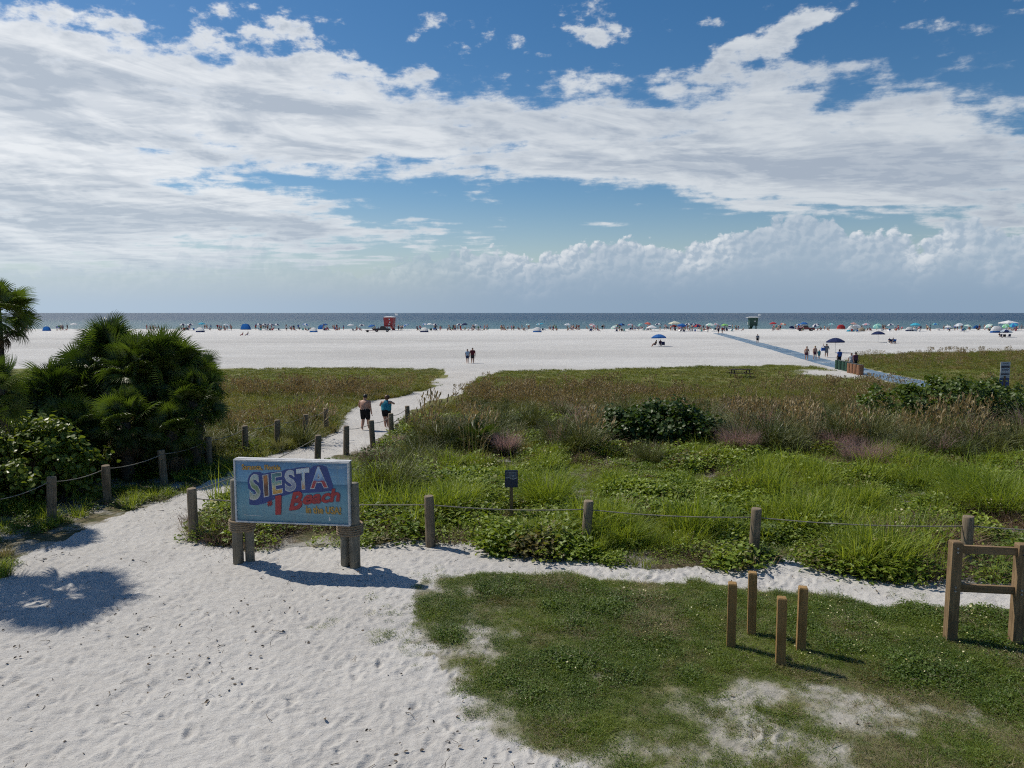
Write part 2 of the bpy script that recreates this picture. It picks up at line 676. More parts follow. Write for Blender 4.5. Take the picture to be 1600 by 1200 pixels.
# ------------------------------------------------------------------ ground
def build_ground():
    fine = np.linspace(rad(-46), rad(46), 860)
    coarse = np.linspace(rad(46), rad(314), 90)[1:-1]
    th = np.concatenate([fine, coarse])
    rr = [0.6, 2.0, 4.0, 5.5]
    r = 6.6
    while r < 7000:
        rr.append(r)
        r *= 1.0048 if r < 30 else (1.010 if r < 60 else (1.03 if r < 330 else 1.25))
    rr = np.array(rr)
    R_, T_ = np.meshgrid(rr, th, indexing='ij')
    X = R_ * np.sin(T_)
    Y = R_ * np.cos(T_)
    Z = gz(X, Y)
    mr, ml, mlawn = masks(X, Y)
    veg = np.maximum(mr, ml)
    sand = (1 - np.maximum(veg, mlawn))
    near = 1 - ss(R_, 30, 60)
    # trampled sand: scuffs at several sizes, then single footprints
    lump = (fbm(X * 1.3, Y * 1.7, 41, 3) - 0.5) * 0.05
    lump += (fbm(X * 5.0 + Y * 3.0, Y * 9.0 - X * 3.0, 45, 3) - 0.5) * 0.042
    Z = Z + lump * near * (0.25 + 0.75 * sand)
    nfp = 9000
    ang = rng.uniform(-0.75, 0.42, nfp)
    dist = np.sqrt(rng.uniform(6.5 ** 2, 27 ** 2, nfp))
    fx, fy = dist * np.sin(ang), dist * np.cos(ang)
    fr, fl, flw = masks(fx, fy)
    ok = (fr + fl + flw) < 0.3
    fx, fy = fx[ok], fy[ok]
    fine_th = fine
    for x, y in zip(fx, fy):
        r0 = math.hypot(x, y)
        t0 = math.atan2(x, y)
        i0, i1 = np.searchsorted(rr, [r0 - 0.30, r0 + 0.30])
        j0, j1 = np.searchsorted(fine_th, [t0 - 0.30 / r0, t0 + 0.30 / r0])
        if i1 - i0 < 2 or j1 - j0 < 2:
            continue
        a = random.gauss(0.55, 0.6)
        ca, sa = math.cos(a), math.sin(a)
        lx = X[i0:i1, j0:j1] - x
        ly = Y[i0:i1, j0:j1] - y
        p = (lx * ca - ly * sa) / 0.065
        q = (lx * sa + ly * ca) / 0.135
        d2 = p * p + q * q
        dep = random.uniform(0.004, 0.028) * random.choice((0.5, 0.8, 1.0))
        sz = random.uniform(0.5, 1.05)
        d2 = d2 / (sz * sz)
        Z[i0:i1, j0:j1] += -dep * np.exp(-d2 * 0.8) + dep * 0.55 * np.exp(-(np.sqrt(d2) - 1.75) ** 2 * 3.0)
    nr, nt = R_.shape
    verts = np.stack([X.ravel(), Y.ravel(), Z.ravel()], 1)
    verts = np.vstack([verts, [[0, 0, 0]]])
    i = np.arange(nr - 1)[:, None]
    j = np.arange(nt)[None, :]
    j2 = (j + 1) % nt
    quads = np.stack([i * nt + j, (i + 1) * nt + j, (i + 1) * nt + j2, i * nt + j2], -1).reshape(-1, 4)
    ctr = nr * nt
    jj = np.arange(nt)
    tris = np.stack([np.full(nt, ctr), jj, (jj + 1) % nt], 1)
    me = bpy.data.meshes.new('ground')
    me.vertices.add(len(verts))
    me.vertices.foreach_set('co', verts.ravel())
    nl = quads.size + tris.size
    me.loops.add(nl)
    me.loops.foreach_set('vertex_index', np.concatenate([quads.ravel(), tris.ravel()]).astype(np.int32))
    me.polygons.add(len(quads) + len(tris))
    ls = np.concatenate([np.arange(len(quads)) * 4, quads.size + np.arange(len(tris)) * 3]).astype(np.int32)
    me.polygons.foreach_set('loop_start', ls)
    me.update(calc_edges=True)
    me.polygons.foreach_set('use_smooth', np.ones(len(me.polygons), bool))
    for nm, arr in (('dune', veg), ('lawn', mlawn)):
        at = me.attributes.new(nm, 'FLOAT', 'POINT')
        at.data.foreach_set('value', np.append(arr.ravel(), 0).astype(np.float32))
    m, t, b = new_mat('sand and soil')
    g = t.nodes.new('ShaderNodeNewGeometry')
    pos = E(g.outputs['Position'])
    a1 = t.nodes.new('ShaderNodeAttribute')
    a1.attribute_name = 'dune'
    a2 = t.nodes.new('ShaderNodeAttribute')
    a2.attribute_name = 'lawn'
    dune, lawn = E(a1.outputs['Fac']), E(a2.outputs['Fac'])
    sp = t.nodes.new('ShaderNodeSeparateXYZ')
    t.links.new(pos.s, sp.inputs[0])
    px, py = E(sp.outputs[0]), E(sp.outputs[1])
    fine_n = nz(pos, 7.0, 5, 0.65)
    big_n = nz(pos, 0.35, 4, 0.55)
    sandc = mixc(sstep(fine_n * 0.6 + big_n * 0.5, 0.35, 0.75), (0.385, 0.368, 0.348), (0.490, 0.473, 0.450))
    # far beach: raked and damp bands run along the shore
    bands = nz(vec(px * 0.014, py * 0.055, 0.0), 1.0, 4, 0.55, 0.5)
    beachc = mixc(sstep(bands, 0.30, 0.66), (0.405, 0.398, 0.388), (0.495, 0.488, 0.477))
    beachc = mixc(sstep(nz(vec(px * 0.10, py * 0.22, 0.0), 1.0, 5, 0.7, 0.8), 0.42, 0.68) * 0.45, beachc, (0.37, 0.358, 0.342))
    farb = sstep(py, 66.0, 80.0)
    beachc = mixc(sstep(py, 165.0, 205.0) * 0.8, beachc, (0.55, 0.54, 0.525))
    sandc = mixc(farb, sandc, beachc)
    # specks of twig, shell and leaf
    sp1 = sstep(voro(pos, 5.5), 0.13, 0.06) * sstep(nz(pos, 1.2, 2, 0.5), 0.44, 0.58)
    sandc = mixc(sp1 * 0.45, sandc, (0.10, 0.07, 0.045))
    sp2 = sstep(voro(pos, 17.0), 0.13, 0.05) * sstep(nz(pos, 0.9, 3, 0.6), 0.52, 0.66)
    sandc = mixc(sp2 * 0.7, sandc, (0.12, 0.09, 0.05))
    litter = mixc(sstep(nz(pos, 2.5, 4, 0.6), 0.35, 0.65), (0.060, 0.064, 0.028), (0.15, 0.125, 0.075))
    farveg = mixc(sstep(nz(pos, 0.3, 4, 0.6), 0.35, 0.65), (0.115, 0.135, 0.034), (0.17, 0.16, 0.06))
    litter = mixc(sstep(py, 34.0, 56.0), litter, farveg)
    thatch = mixc(sstep(nz(pos, 3.0, 4, 0.6), 0.4, 0.65), (0.085, 0.100, 0.026), (0.18, 0.165, 0.08))
    gap = sstep(nz(pos, 0.9, 5, 0.65), 0.44, 0.60) * sstep(py, 40.0, 30.0) * 0.62
    c = mixc(sstep(dune, 0.1, 0.9) * (1.0 - gap), sandc, litter)
    c = mixc(sstep(lawn, 0.01, 0.25) * 0.60, c, mixc(sstep(nz(pos, 2.2, 5, 0.65), 0.35, 0.65), (0.20, 0.18, 0.14), (0.36, 0.335, 0.29)))
    c = mixc(sstep(lawn, 0.05, 0.80) * 0.85, c, thatch)
    # wet sand at the water's edge
    c = mixc(sstep(py, 259.0, 268.0), c, (0.30, 0.28, 0.25))
    t.links.new(c.s, b.inputs['Base Color'])
    b.inputs['Roughness'].default_value = 0.95
    b.inputs['Specular IOR Level'].default_value = 0.1
    bp = t.nodes.new('ShaderNodeBump')
    bp.inputs['Strength'].default_value = 0.75
    bp.inputs['Distance'].default_value = 0.04
    hh = nz(vec(px * 8.0 + py * 4.0, py * 16.0 - px * 6.0, 0.0), 1.0, 5, 0.65, 0.6) * 0.8 + nz(pos, 22.0, 3, 0.6) * 0.3 - sstep(voro(pos, 4.3), 0.22, 0.03) * 0.4
    t.links.new(hh.s, bp.inputs['Height'])
    t.links.new(bp.outputs[0], b.inputs['Normal'])
    me.materials.append(m)
    o = link('ground', me)
    tag(o, 'white sand beach and dune ground', kind='structure')


build_ground()


# ------------------------------------------------------------------ sea
def build_sea():
    ys = [246.0]
    while ys[-1] < 70000:
        ys.append(ys[-1] * 1.25)
    v = []
    f = []
    for y in ys:
        for x in (-1.0, -0.5, 0.0, 0.5, 1.0):
            v.append((x * (y * 2.2 + 1500), y, -0.30))
    for i in range(len(ys) - 1):
        for k in range(4):
            a = i * 5 + k
            f.append((a, a + 1, a + 6, a + 5))
    me = bpy.data.meshes.new('sea')
    me.from_pydata(v, [], f)
    m, t, b = new_mat('gulf water')
    g = t.nodes.new('ShaderNodeNewGeometry')
    pos = E(g.outputs['Position'])
    sp = t.nodes.new('ShaderNodeSeparateXYZ')
    t.links.new(pos.s, sp.inputs[0])
    px, py = E(sp.outputs[0]), E(sp.outputs[1])
    n = nz(vec(px * 0.006, py * 0.010, 0.0), 1.0, 5, 0.6)
    near = sstep(py + n * 240.0, 900.0, 330.0)
    c = mixc(near, (0.010, 0.034, 0.068), (0.048, 0.112, 0.122))
    shallow = sstep(py, 300.0, 262.0)
    c = mixc(shallow * 0.6, c, (0.17, 0.22, 0.19))
    # surf
    foam = sstep(nz(vec(px * 0.05, py * 0.5, 0.0), 1.0, 4, 0.6, 0.5), 0.60, 0.68) * sstep(py, 330.0, 275.0)
    c = mixc(foam * 0.8, c, (0.72, 0.74, 0.74))
    t.links.new(c.s, b.inputs['Base Color'])
    b.inputs['Roughness'].default_value = 0.35
    b.inputs['Specular IOR Level'].default_value = 0.3
    bp = t.nodes.new('ShaderNodeBump')
    bp.inputs['Strength'].default_value = 1.0
    bp.inputs['Distance'].default_value = 1.6
    w = nz(vec(px * 0.05, py * 0.16, 0.0), 1.0, 5, 0.6, 0.4) + nz(vec(px * 0.4, py * 0.7, 0.0), 1.0, 3, 0.6) * 0.2
    t.links.new(w.s, bp.inputs['Height'])
    t.links.new(bp.outputs[0], b.inputs['Normal'])
    me.materials.append(m)
    o = link('sea', me)
    tag(o, 'blue-green sea reaching the horizon', kind='structure')


build_sea()


# ------------------------------------------------------------------ plant building blocks
def blade_clump(mb, n, h, spread, lean, width, segs=3, mi=0, droop=0.3, seed=0, z0=0.0):
    r = random.Random(seed)
    for _ in range(n):
        a = r.uniform(0, 2 * PI)
        d = spread * math.sqrt(r.random())
        bx, by = d * math.cos(a), d * math.sin(a)
        hh = r.uniform(*h)
        out = a + r.gauss(0, 0.7)
        ln = abs(r.gauss(lean, lean * 0.5)) + 0.5 * d
        ox, oy = math.cos(out), math.sin(out)
        w = width * r.uniform(0.7, 1.3)
        tw = r.uniform(0, PI)
        wx, wy = math.cos(tw) * w / 2, math.sin(tw) * w / 2
        vs_ = []
        for s in range(segs + 1):
            t = s / segs
            k = ln * t * t
            zz = hh * (t - droop * t * t * t * min(1.0, ln / hh))
            ww = 1 - t ** 1.5
            cx, cy = bx + ox * k, by + oy * k
            if s == segs:
                vs_.append((cx, cy, z0 + zz))
            else:
                vs_ += [(cx - wx * ww, cy - wy * ww, z0 + zz), (cx + wx * ww, cy + wy * ww, z0 + zz)]
        fs_ = [(2 * s, 2 * s + 1, 2 * s + 3, 2 * s + 2) for s in range(segs - 1)]
        fs_.append((2 * segs - 2, 2 * segs - 1, 2 * segs))
        mb.add(vs_, fs_, mi)


def leaf(mb, p, nrm, up, L, W, mi=0, rnd=None, fold=0.15, sides=6):
    """one flat-ish leaf: rounded outline, folded on its midrib"""
    n = Vector(nrm).normalized()
    u = Vector(up)
    u = (u - n * u.dot(n))
    if u.length < 1e-4:
        u = n.orthogonal()
    u.normalize()
    s = n.cross(u)
    p = Vector(p)
    if sides == 4:
        pts = [p, p + u * L * 0.5 + s * W / 2 + n * fold * W, p + u * L, p + u * L * 0.5 - s * W / 2 + n * fold * W]
        mb.add(pts, [(0, 1, 2), (0, 2, 3)], mi)
    else:
        prof = [(0.0, 0.0), (0.22, 0.40), (0.62, 0.48), (1.0, 0.0)]
        pts = [p + u * L * prof[0][0], p + u * L * prof[3][0]]
        for sg in (1, -1):
            for k in (1, 2):
                pts.append(p + u * L * prof[k][0] + s * sg * W * prof[k][1] + n * fold * W)
        mb.add(pts, [(0, 2, 3, 1), (0, 1, 5, 4)], mi)


def leaf_clump(mb, n, spread, h, L, W, mi=0, seed=0, sides=4, upness=1.0):
    r = random.Random(seed)
    for _ in range(n):
        a = r.uniform(0, 2 * PI)
        d = spread * math.sqrt(r.random())
        z = r.uniform(*h) * (1 - 0.55 * (d / spread) ** 2)
        nn = (r.gauss(0, 0.45), r.gauss(0, 0.45), upness)
        ua = r.uniform(0, 2 * PI)
        ll = r.uniform(*L)
        leaf(mb, (d * math.cos(a), d * math.sin(a), z), nn, (math.cos(ua), math.sin(ua), 0.2), ll, ll * W, mi, sides=sides)


foliage('turf green', (0.095, 0.150, 0.016), (0.180, 0.230, 0.030), 0.32, scale=0.6, c3=(0.19, 0.170, 0.060), c3_lo=0.58, c3_hi=0.78)
foliage('turf weed', (0.055, 0.100, 0.014), (0.120, 0.180, 0.026), 0.40, scale=0.6)
foliage('straw', (0.20, 0.165, 0.085), (0.31, 0.265, 0.15), 0.25, scale=0.6)
foliage('vine green', (0.115, 0.180, 0.018), (0.235, 0.300, 0.034), 0.36, rough=0.5, scale=0.25, c3=(0.16, 0.135, 0.055), c3_lo=0.60, c3_hi=0.76)
foliage('vine dark', (0.066, 0.115, 0.020), (0.125, 0.180, 0.028), 0.40, scale=0.3)
foliage('tall grass', (0.165, 0.230, 0.026), (0.270, 0.330, 0.050), 0.48, scale=0.3)
foliage('tussock green', (0.056, 0.074, 0.020), (0.125, 0.136, 0.042), 0.22, scale=0.2)
foliage('tussock grey', (0.115, 0.130, 0.052), (0.205, 0.200, 0.092), 0.22, scale=0.2)
foliage('pink plume', (0.30, 0.195, 0.175), (0.40, 0.275, 0.245), 0.5, scale=0.4, tint=(1.1, 1.0, 1.0))
foliage('meadow grass', (0.125, 0.150, 0.030), (0.195, 0.200, 0.050), 0.40, scale=0.09, c3=(0.21, 0.165, 0.060), c3_lo=0.52, c3_hi=0.72)
foliage('meadow short', (0.125, 0.155, 0.026), (0.185, 0.205, 0.042), 0.38, scale=0.08, c3=(0.18, 0.165, 0.060), c3_lo=0.50, c3_hi=0.72)
foliage('seed head', (0.20, 0.150, 0.062), (0.31, 0.235, 0.115), 0.3, scale=0.2, tint=(1.1, 1.0, 0.8))
foliage('dead stem', (0.14, 0.085, 0.055), (0.22, 0.15, 0.095), 0.2, scale=0.5, tint=(1, 1, 1))
foliage('yellow petal', (0.66, 0.58, 0.22), (0.75, 0.70, 0.42), 0.3, scale=0.5, tint=(1, 1, 1))
foliage('palm green', (0.040, 0.066, 0.012), (0.130, 0.165, 0.030), 0.36, rough=0.42, spec=0.45, scale=0.5, tint=(0.95, 1.15, 0.45))
foliage('palm dead', (0.09, 0.062, 0.035), (0.16, 0.115, 0.07), 0.2, rough=0.8, scale=0.5, tint=(1, 1, 1))
foliage('seagrape leaf', (0.075, 0.125, 0.020), (0.155, 0.205, 0.032), 0.40, rough=0.42, spec=0.4, scale=0.6)
foliage('seagrape dark', (0.045, 0.082, 0.016), (0.105, 0.150, 0.028), 0.36, rough=0.45, spec=0.35, scale=0.6)
wood('post wood', (0.105, 0.080, 0.055), (0.31, 0.25, 0.175), 30)
wood('grey timber', (0.12, 0.108, 0.085), (0.26, 0.24, 0.19), 26)
wood('new lumber', (0.20, 0.115, 0.040), (0.36, 0.23, 0.10), 26)
wood('brown lumber', (0.13, 0.085, 0.045), (0.30, 0.205, 0.115), 26)
wood('bark', (0.06, 0.045, 0.033), (0.14, 0.11, 0.08), 22)
plain('rope', (0.22, 0.165, 0.105), 0.9, 0.3, 40)
foliage('litter', (0.06, 0.042, 0.028), (0.15, 0.11, 0.07), 0.1, scale=3.0, tint=(1, 1, 1))
plain('rope old', (0.22, 0.20, 0.165), 0.9, 0.25, 40)


# ------------------------------------------------------------------ scattering of ground cover (stuff)
def proto_collection(name, meshes):
    col = bpy.data.collections.new(name)
    for i, me in enumerate(meshes):
        o = bpy.data.objects.new('%s_%s' % ('abcdefghij'[i], me.name), me)
        col.objects.link(o)
    return col


def scatter_group():
    ng = bpy.data.node_groups.new('scatter', 'GeometryNodeTree')
    ng.interface.new_socket('Geometry', in_out='INPUT', socket_type='NodeSocketGeometry')
    ng.interface.new_socket('Plants', in_out='INPUT', socket_type='NodeSocketCollection')
    ng.interface.new_socket('Geometry', in_out='OUTPUT', socket_type='NodeSocketGeometry')
    N, Lk = ng.nodes, ng.links
    gi, go = N.new('NodeGroupInput'), N.new('NodeGroupOutput')
    ci = N.new('GeometryNodeCollectionInfo')
    ci.inputs['Separate Children'].default_value = True
    ci.inputs['Reset Children'].default_value = True
    Lk.new(gi.outputs['Plants'], ci.inputs['Collection'])
    ip = N.new('GeometryNodeInstanceOnPoints')
    ip.inputs['Pick Instance'].default_value = True
    Lk.new(gi.outputs['Geometry'], ip.inputs['Points'])
    Lk.new(ci.outputs[0], ip.inputs['Instance'])

    def attr(nm, ty):
        a = N.new('GeometryNodeInputNamedAttribute')
        a.data_type = ty
        a.inputs['Name'].default_value = nm
        return a.outputs['Attribute']
    Lk.new(attr('pick', 'INT'), ip.inputs['Instance Index'])
    e2r = N.new('FunctionNodeEulerToRotation')
    Lk.new(attr('turn', 'FLOAT_VECTOR'), e2r.inputs[0])
    Lk.new(e2r.outputs[0], ip.inputs['Rotation'])
    Lk.new(attr('size', 'FLOAT_VECTOR'), ip.inputs['Scale'])
    Lk.new(ip.outputs[0], go.inputs[0])
    return ng


SCAT = scatter_group()


def scatter(name, label, cat, x, y, pick, size, col, zoff=0.0, tilt=0.12):
    n = len(x)
    me = bpy.data.meshes.new(name)
    me.vertices.add(n)
    co = np.stack([x, y, gz(x, y) + zoff], 1)
    me.vertices.foreach_set('co', co.ravel())
    a = me.attributes.new('pick', 'INT', 'POINT')
    a.data.foreach_set('value', np.asarray(pick, np.int32))
    a = me.attributes.new('turn', 'FLOAT_VECTOR', 'POINT')
    a.data.foreach_set('vector', np.stack([rng.normal(0, tilt, n), rng.normal(0, tilt, n), rng.uniform(0, 2 * PI, n)], 1).ravel().astype(np.float32))
    a = me.attributes.new('size', 'FLOAT_VECTOR', 'POINT')
    s = np.asarray(size, float)
    a.data.foreach_set('vector', np.stack([s, s, s * rng.uniform(0.8, 1.2, n)], 1).ravel().astype(np.float32))
    o = link(name, me)
    md = o.modifiers.new('scatter', 'NODES')
    md.node_group = SCAT
    for it in SCAT.interface.items_tree:
        if it.name == 'Plants':
            md[it.identifier] = col
    return tag(o, label, cat, kind='stuff')


def rand_xy(n, x0, x1, y0, y1):
    return rng.uniform(x0, x1, n), rng.uniform(y0, y1, n)


def in_view(x, y, m=4.0):
    return np.abs(x) < (y * 0.76 + m)


FENCE_PX = []   # filled below; plants keep clear of nothing else


def build_cover():
    MT = MATS
    # ---- lawn
    ms = []
    for i in range(3):
        mb = MB()
        blade_clump(mb, 40, (0.02, 0.060), 0.11, 0.035, 0.005, 2, seed=i + 1)
        ms.append(mb.mesh('turf_tuft', MT['turf green']))
    for i in range(2):
        mb = MB()
        leaf_clump(mb, 40, 0.12, (0.01, 0.055), (0.014, 0.028), 0.6, seed=20 + i)
        ms.append(mb.mesh('turf_weed', MT['turf weed']))
    mb = MB()
    blade_clump(mb, 24, (0.02, 0.07), 0.11, 0.06, 0.005, 2, seed=9)
    ms.append(mb.mesh('dry_tuft', MT['straw']))
    mb = MB()
    leaf_clump(mb, 3, 0.10, (0.05, 0.09), (0.014, 0.022), 0.9, seed=40)
    ms.append(mb.mesh('turf_flower', MT['yellow petal']))
    col = proto_collection('turf', ms)
    x, y = rand_xy(90000, -3.5, 17, 6.8, 17)
    _, _, lw = masks(x, y)
    k = (rng.random(len(x)) < lw) & in_view(x, y, 2)
    x, y, lw = x[k], y[k], lw[k]
    n = len(x)
    weed = fbm(x * 0.8, y * 0.8, 61) + 0.10 * ss(y, 10.5, 13) + 0.12 * ss(x, 2, 8) * ss(y, 10.5, 12)
    dry = fbm(x * 0.9, y * 0.9, 66) - 0.05 + 0.19 * (1 - ss(y, 8.5, 11.5)) * ss(x, 0, 4)
    u = rng.random(n)
    pick = rng.integers(0, 3, n)
    pick = np.where(u < 0.14 + 0.62 * ss(weed, 0.50, 0.72), rng.integers(3, 5, n), pick)
    pick = np.where((rng.random(n) < ss(dry, 0.5, 0.72) * 0.65) | (rng.random(n) < 0.05), 5, pick)
    fl = (rng.random(n) < 0.055 * ss(x, 1.0, 5.0) * ss(y, 10.6, 12.2) + 0.003)
    pick = np.where(fl, 6, pick)
    size = rng.uniform(0.6, 1.3, n) * (0.55 + 0.5 * lw) * (1 + 0.45 * ss(weed, 0.52, 0.75)) * (0.8 + 0.6 * ss(fbm(x * 2.2, y * 2.2, 69), 0.45, 0.7))
    scatter('lawn_grass', 'worn green lawn with clover and bare sandy patches around short posts', 'grass', x, y, pick, size, col)

    # stray weeds along the sand edges
    ex, ey = [], []
    for px, py, s, nn in ((597, 994, 0.22, 16), (505, 978, 0.18, 6), (640, 985, 0.6, 16), (660, 1010, 0.5, 12), (625, 960, 0.5, 14),
                          (930, 1180, 0.5, 40), (700, 905, 0.6, 20), (1400, 925, 0.8, 10), (1000, 898, 0.8, 14), (580, 935, 0.15, 3)):
        gx, gy = gp(px, py)
        ex.append(rng.normal(gx, s * 0.5, nn))
        ey.append(rng.normal(gy, s * 0.5, nn))
    ex, ey = np.concatenate(ex), np.concatenate(ey)
    scatter('weed_tufts', 'stray weed tufts on the white sand beside the lawn', 'weeds', ex, ey, rng.integers(0, 5, len(ex)),
            rng.uniform(0.7, 1.3, len(ex)), col)

    # ---- vines and low dune plants behind the rope
    ms = []
    for i in range(3):
        mb = MB()
        leaf_clump(mb, 60, 0.30, (0.04, 0.26), (0.05, 0.085), 0.75, seed=50 + i, sides=4)
        ms.append(mb.mesh('dune_vine', MT['vine green']))
    mb = MB()
    leaf_clump(mb, 60, 0.32, (0.03, 0.22), (0.05, 0.08), 0.7, seed=58, sides=4)
    ms.append(mb.mesh('dune_vine_dark', MT['vine dark']))
    mb = MB()
    blade_clump(mb, 46, (0.25, 0.60), 0.16, 0.20, 0.014, 3, seed=60)
    ms.append(mb.mesh('dune_grass', MT['tall grass']))
    mb = MB()
    blade_clump(mb, 26, (0.12, 0.32), 0.22, 0.15, 0.008, 2, seed=62)
    ms.append(mb.mesh('dead_stems', MT['dead stem']))
    mb = MB()
    leaf_clump(mb, 7, 0.25, (0.27, 0.34), (0.04, 0.06), 0.9, seed=63)
    ms.append(mb.mesh('dune_flower', MT['yellow petal']))
    colv = proto_collection('vines', ms)
    x, y = rand_xy(56000, -9, 32, 14, 40)
    r, l, _ = masks(x, y)
    w = r * (1 - ss(y + (fbm(x * 0.3, y * 0.3, 71) - 0.5) * 5, 27.0, 30.0) * (0.65 + 0.35 * ss(y, 34, 40)))
    # ground left of the sign is patchier
    patch = fbm(x * 0.5, y * 0.5, 73)
    thin = 1 - 0.75 * (1 - ss(x, -3.0, 0.0)) * (1 - ss(y, 18.5, 21)) * ss(patch, 0.38, 0.58)
    k = (rng.random(len(x)) < w * thin) & in_view(x, y) & off_path(x, y, 0.45)
    x, y = x[k], y[k]
    n = len(x)
    d = fbm(x * 0.35, y * 0.35, 75)
    g = fbm(x * 0.42, y * 0.42, 77)
    b = fbm(x * 0.45, y * 0.45, 79) + 0.14 * (1 - ss(x, -2.5, 0.5)) * (1 - ss(y, 19, 22)) + 0.14 * np.exp(-((x - 7.5) ** 2 / 6 + (y - 17.0) ** 2 / 3))
    pick = rng.integers(0, 3, n)
    pick = np.where(rng.random(n) < ss(d, 0.5, 0.68) * 0.8, 3, pick)
    pick = np.where(rng.random(n) < ss(g, 0.52, 0.66) * 0.50, 4, pick)
    pick = np.where(rng.random(n) < ss(b, 0.52, 0.70) * 0.85, 5, pick)
    pick = np.where(rng.random(n) < 0.005, 6, pick)
    size = rng.uniform(0.6, 1.35, n) * (0.45 + 1.35 * ss(fbm(x * 0.75, y * 0.75, 81), 0.28, 0.72)) * np.where(pick == 4, 1.2 - 0.35 * ss(y, 23, 27), 1.0)
    scatter('dune_vines', 'bright green low vines and grasses covering the dune behind the rope', 'ground cover', x, y, pick, size, colv)

    # ---- bunch grasses farther back, both sides of the path
    ms = []
    for i in range(2):
        mb = MB()
        blade_clump(mb, 170, (0.45, 1.0), 0.20, 0.50, 0.019, 3, seed=90 + i, droop=0.5)
        ms.append(mb.mesh('bunch_grass', MT['tussock green']))
    mb = MB()
    blade_clump(mb, 170, (0.45, 1.05), 0.20, 0.50, 0.019, 3, seed=95, droop=0.5)
    ms.append(mb.mesh('bunch_grass_grey', MT['tussock grey']))
    mb = MB()
    blade_clump(mb, 90, (0.4, 0.8), 0.22, 0.35, 0.012, 3, seed=97)
    blade_clump(mb, 90, (0.75, 1.15), 0.22, 0.45, 0.010, 3, mi=1, seed=98)
    ms.append(mb.mesh('bunch_grass_pink', [MT['tussock green'], MT['pink plume']]))
    mb = MB()
    leaf_clump(mb, 90, 0.38, (0.1, 0.5), (0.07, 0.11), 0.6, seed=99)
    ms.append(mb.mesh('dune_shrublet', MT['vine dark']))
    mb = MB()
    blade_clump(mb, 26, (0.7, 1.25), 0.25, 0.22, 0.012, 3, seed=197)
    r_ = random.Random(6)
    for _ in range(22):
        a, d = r_.uniform(0, 2 * PI), 0.42 * math.sqrt(r_.random())
        zt = r_.uniform(0.75, 1.2)
        for q in range(4):
            leaf(mb, (d * math.cos(a) + r_.gauss(0, .02), d * math.sin(a) + r_.gauss(0, .02), zt - 0.06 * q), (r_.gauss(0, 1), r_.gauss(0, 1), 0.4), (0, 0, 1), 0.11, 0.04, 0)
    ms.append(mb.mesh('seed_oats', MT['seed head']))
    colb = proto_collection('bunches', ms)
    x, y = rand_xy(9000, -26, 38, 25, 48)
    r, l, _ = masks(x, y)
    yj = y + (fbm(x * 0.25, y * 0.25, 101) - 0.5) * 7
    w = (r * ss(yj, 27.0, 29.5) * (1 - ss(yj, 40, 47)) * 0.30 + l * 0.10 * (1 - ss(yj, 34, 42)))
    w = w * (0.25 + 1.3 * ss(fbm(x * 0.35, y * 0.35, 103), 0.38, 0.62))
    rank = r * ss(yj, 27.5, 28.5) * (1 - ss(yj, 32, 36)) * ss(fbm(x * 0.5, y * 0.4, 107), 0.36, 0.55)
    w = np.maximum(w, rank * 0.45)
    for (ex_, ey_), rx_, ry_ in ((gp(1030, 705), 3.0, 3.2), (gp(1155, 712), 1.2, 1.6), (gp(1345, 728), 2.0, 2.2), (gp(789, 716), 0.9, 1.4), (gp(1470, 668), 6.5, 3.0)):
        w = w * (np.hypot((x - ex_) / rx_, (y - ey_) / ry_) > 1)
    k = (rng.random(len(x)) < w) & in_view(x, y) & off_path(x, y, 1.15)
    x, y = x[k], y[k]
    n = len(x)
    u = rng.random(n)
    pick = np.where(u < 0.48, rng.integers(0, 2, n), np.where(u < 0.70, 2, np.where(u < 0.735, 3, np.where(u < 0.90, 4, 5))))
    scatter('bunch_grass_cover', 'grey-green bunch grasses massed across the middle of the dune', 'dune grass', x, y, pick,
            rng.uniform(0.7, 1.45, n) * (0.7 + 0.75 * (1 - ss(y, 31, 44))), colb)

    # ---- open meadow up to the beach
    ms = []
    for i in range(2):
        mb = MB()
        blade_clump(mb, 60, (0.16, 0.42), 0.28, 0.14, 0.020, 2, seed=110 + i)
        ms.append(mb.mesh('meadow_tuft', MT['meadow grass']))
    mb = MB()
    blade_clump(mb, 60, (0.07, 0.20), 0.32, 0.08, 0.022, 2, seed=115)
    ms.append(mb.mesh('meadow_short', MT['meadow short']))
    mb = MB()
    blade_clump(mb, 14, (0.45, 0.85), 0.30, 0.10, 0.016, 2, seed=117)
    r_ = random.Random(5)
    for _ in range(14):
        a, d = r_.uniform(0, 2 * PI), 0.35 * math.sqrt(r_.random())
        for q in range(5):
            leaf(mb, (d * math.cos(a) + r_.gauss(0, .03), d * math.sin(a) + r_.gauss(0, .03), r_.uniform(0.42, 0.80)),
                 (r_.gauss(0, 1), r_.gauss(0, 1), 0.4), (0, 0, 1), 0.10, 0.045, 0)
    ms.append(mb.mesh('seed_stalks', MT['seed head']))
    colm = proto_collection('meadow', ms)
    X, Y = [], []
    for (n0, x0, x1, y0, y1) in ((26000, -32, 46, 26, 55), (30000, -48, 78, 45, 112)):
        x, y = rand_xy(n0, x0, x1, y0, y1)
        X.append(x)
        Y.append(y)
    x, y = np.concatenate(X), np.concatenate(Y)
    r, l, _ = masks(x, y)
    w = (r * ss(y, 26, 30) * (1 - 0.55 * (1 - ss(y, 36, 44))) + l)
    near_l = l * (1 - ss(y, 24, 30)) * 0.4
    k = (rng.random(len(x)) < w - near_l) & in_view(x, y) & off_path(x, y, 0.5)
    x, y = x[k], y[k]
    n = len(x)
    seed = fbm(x * 0.10, y * 0.22, 121) + 0.10 * ss(y, 44, 50) * (1 - ss(y, 58, 66)) + 0.16 * ss(x, 30, 40) * ss(y, 70, 80)
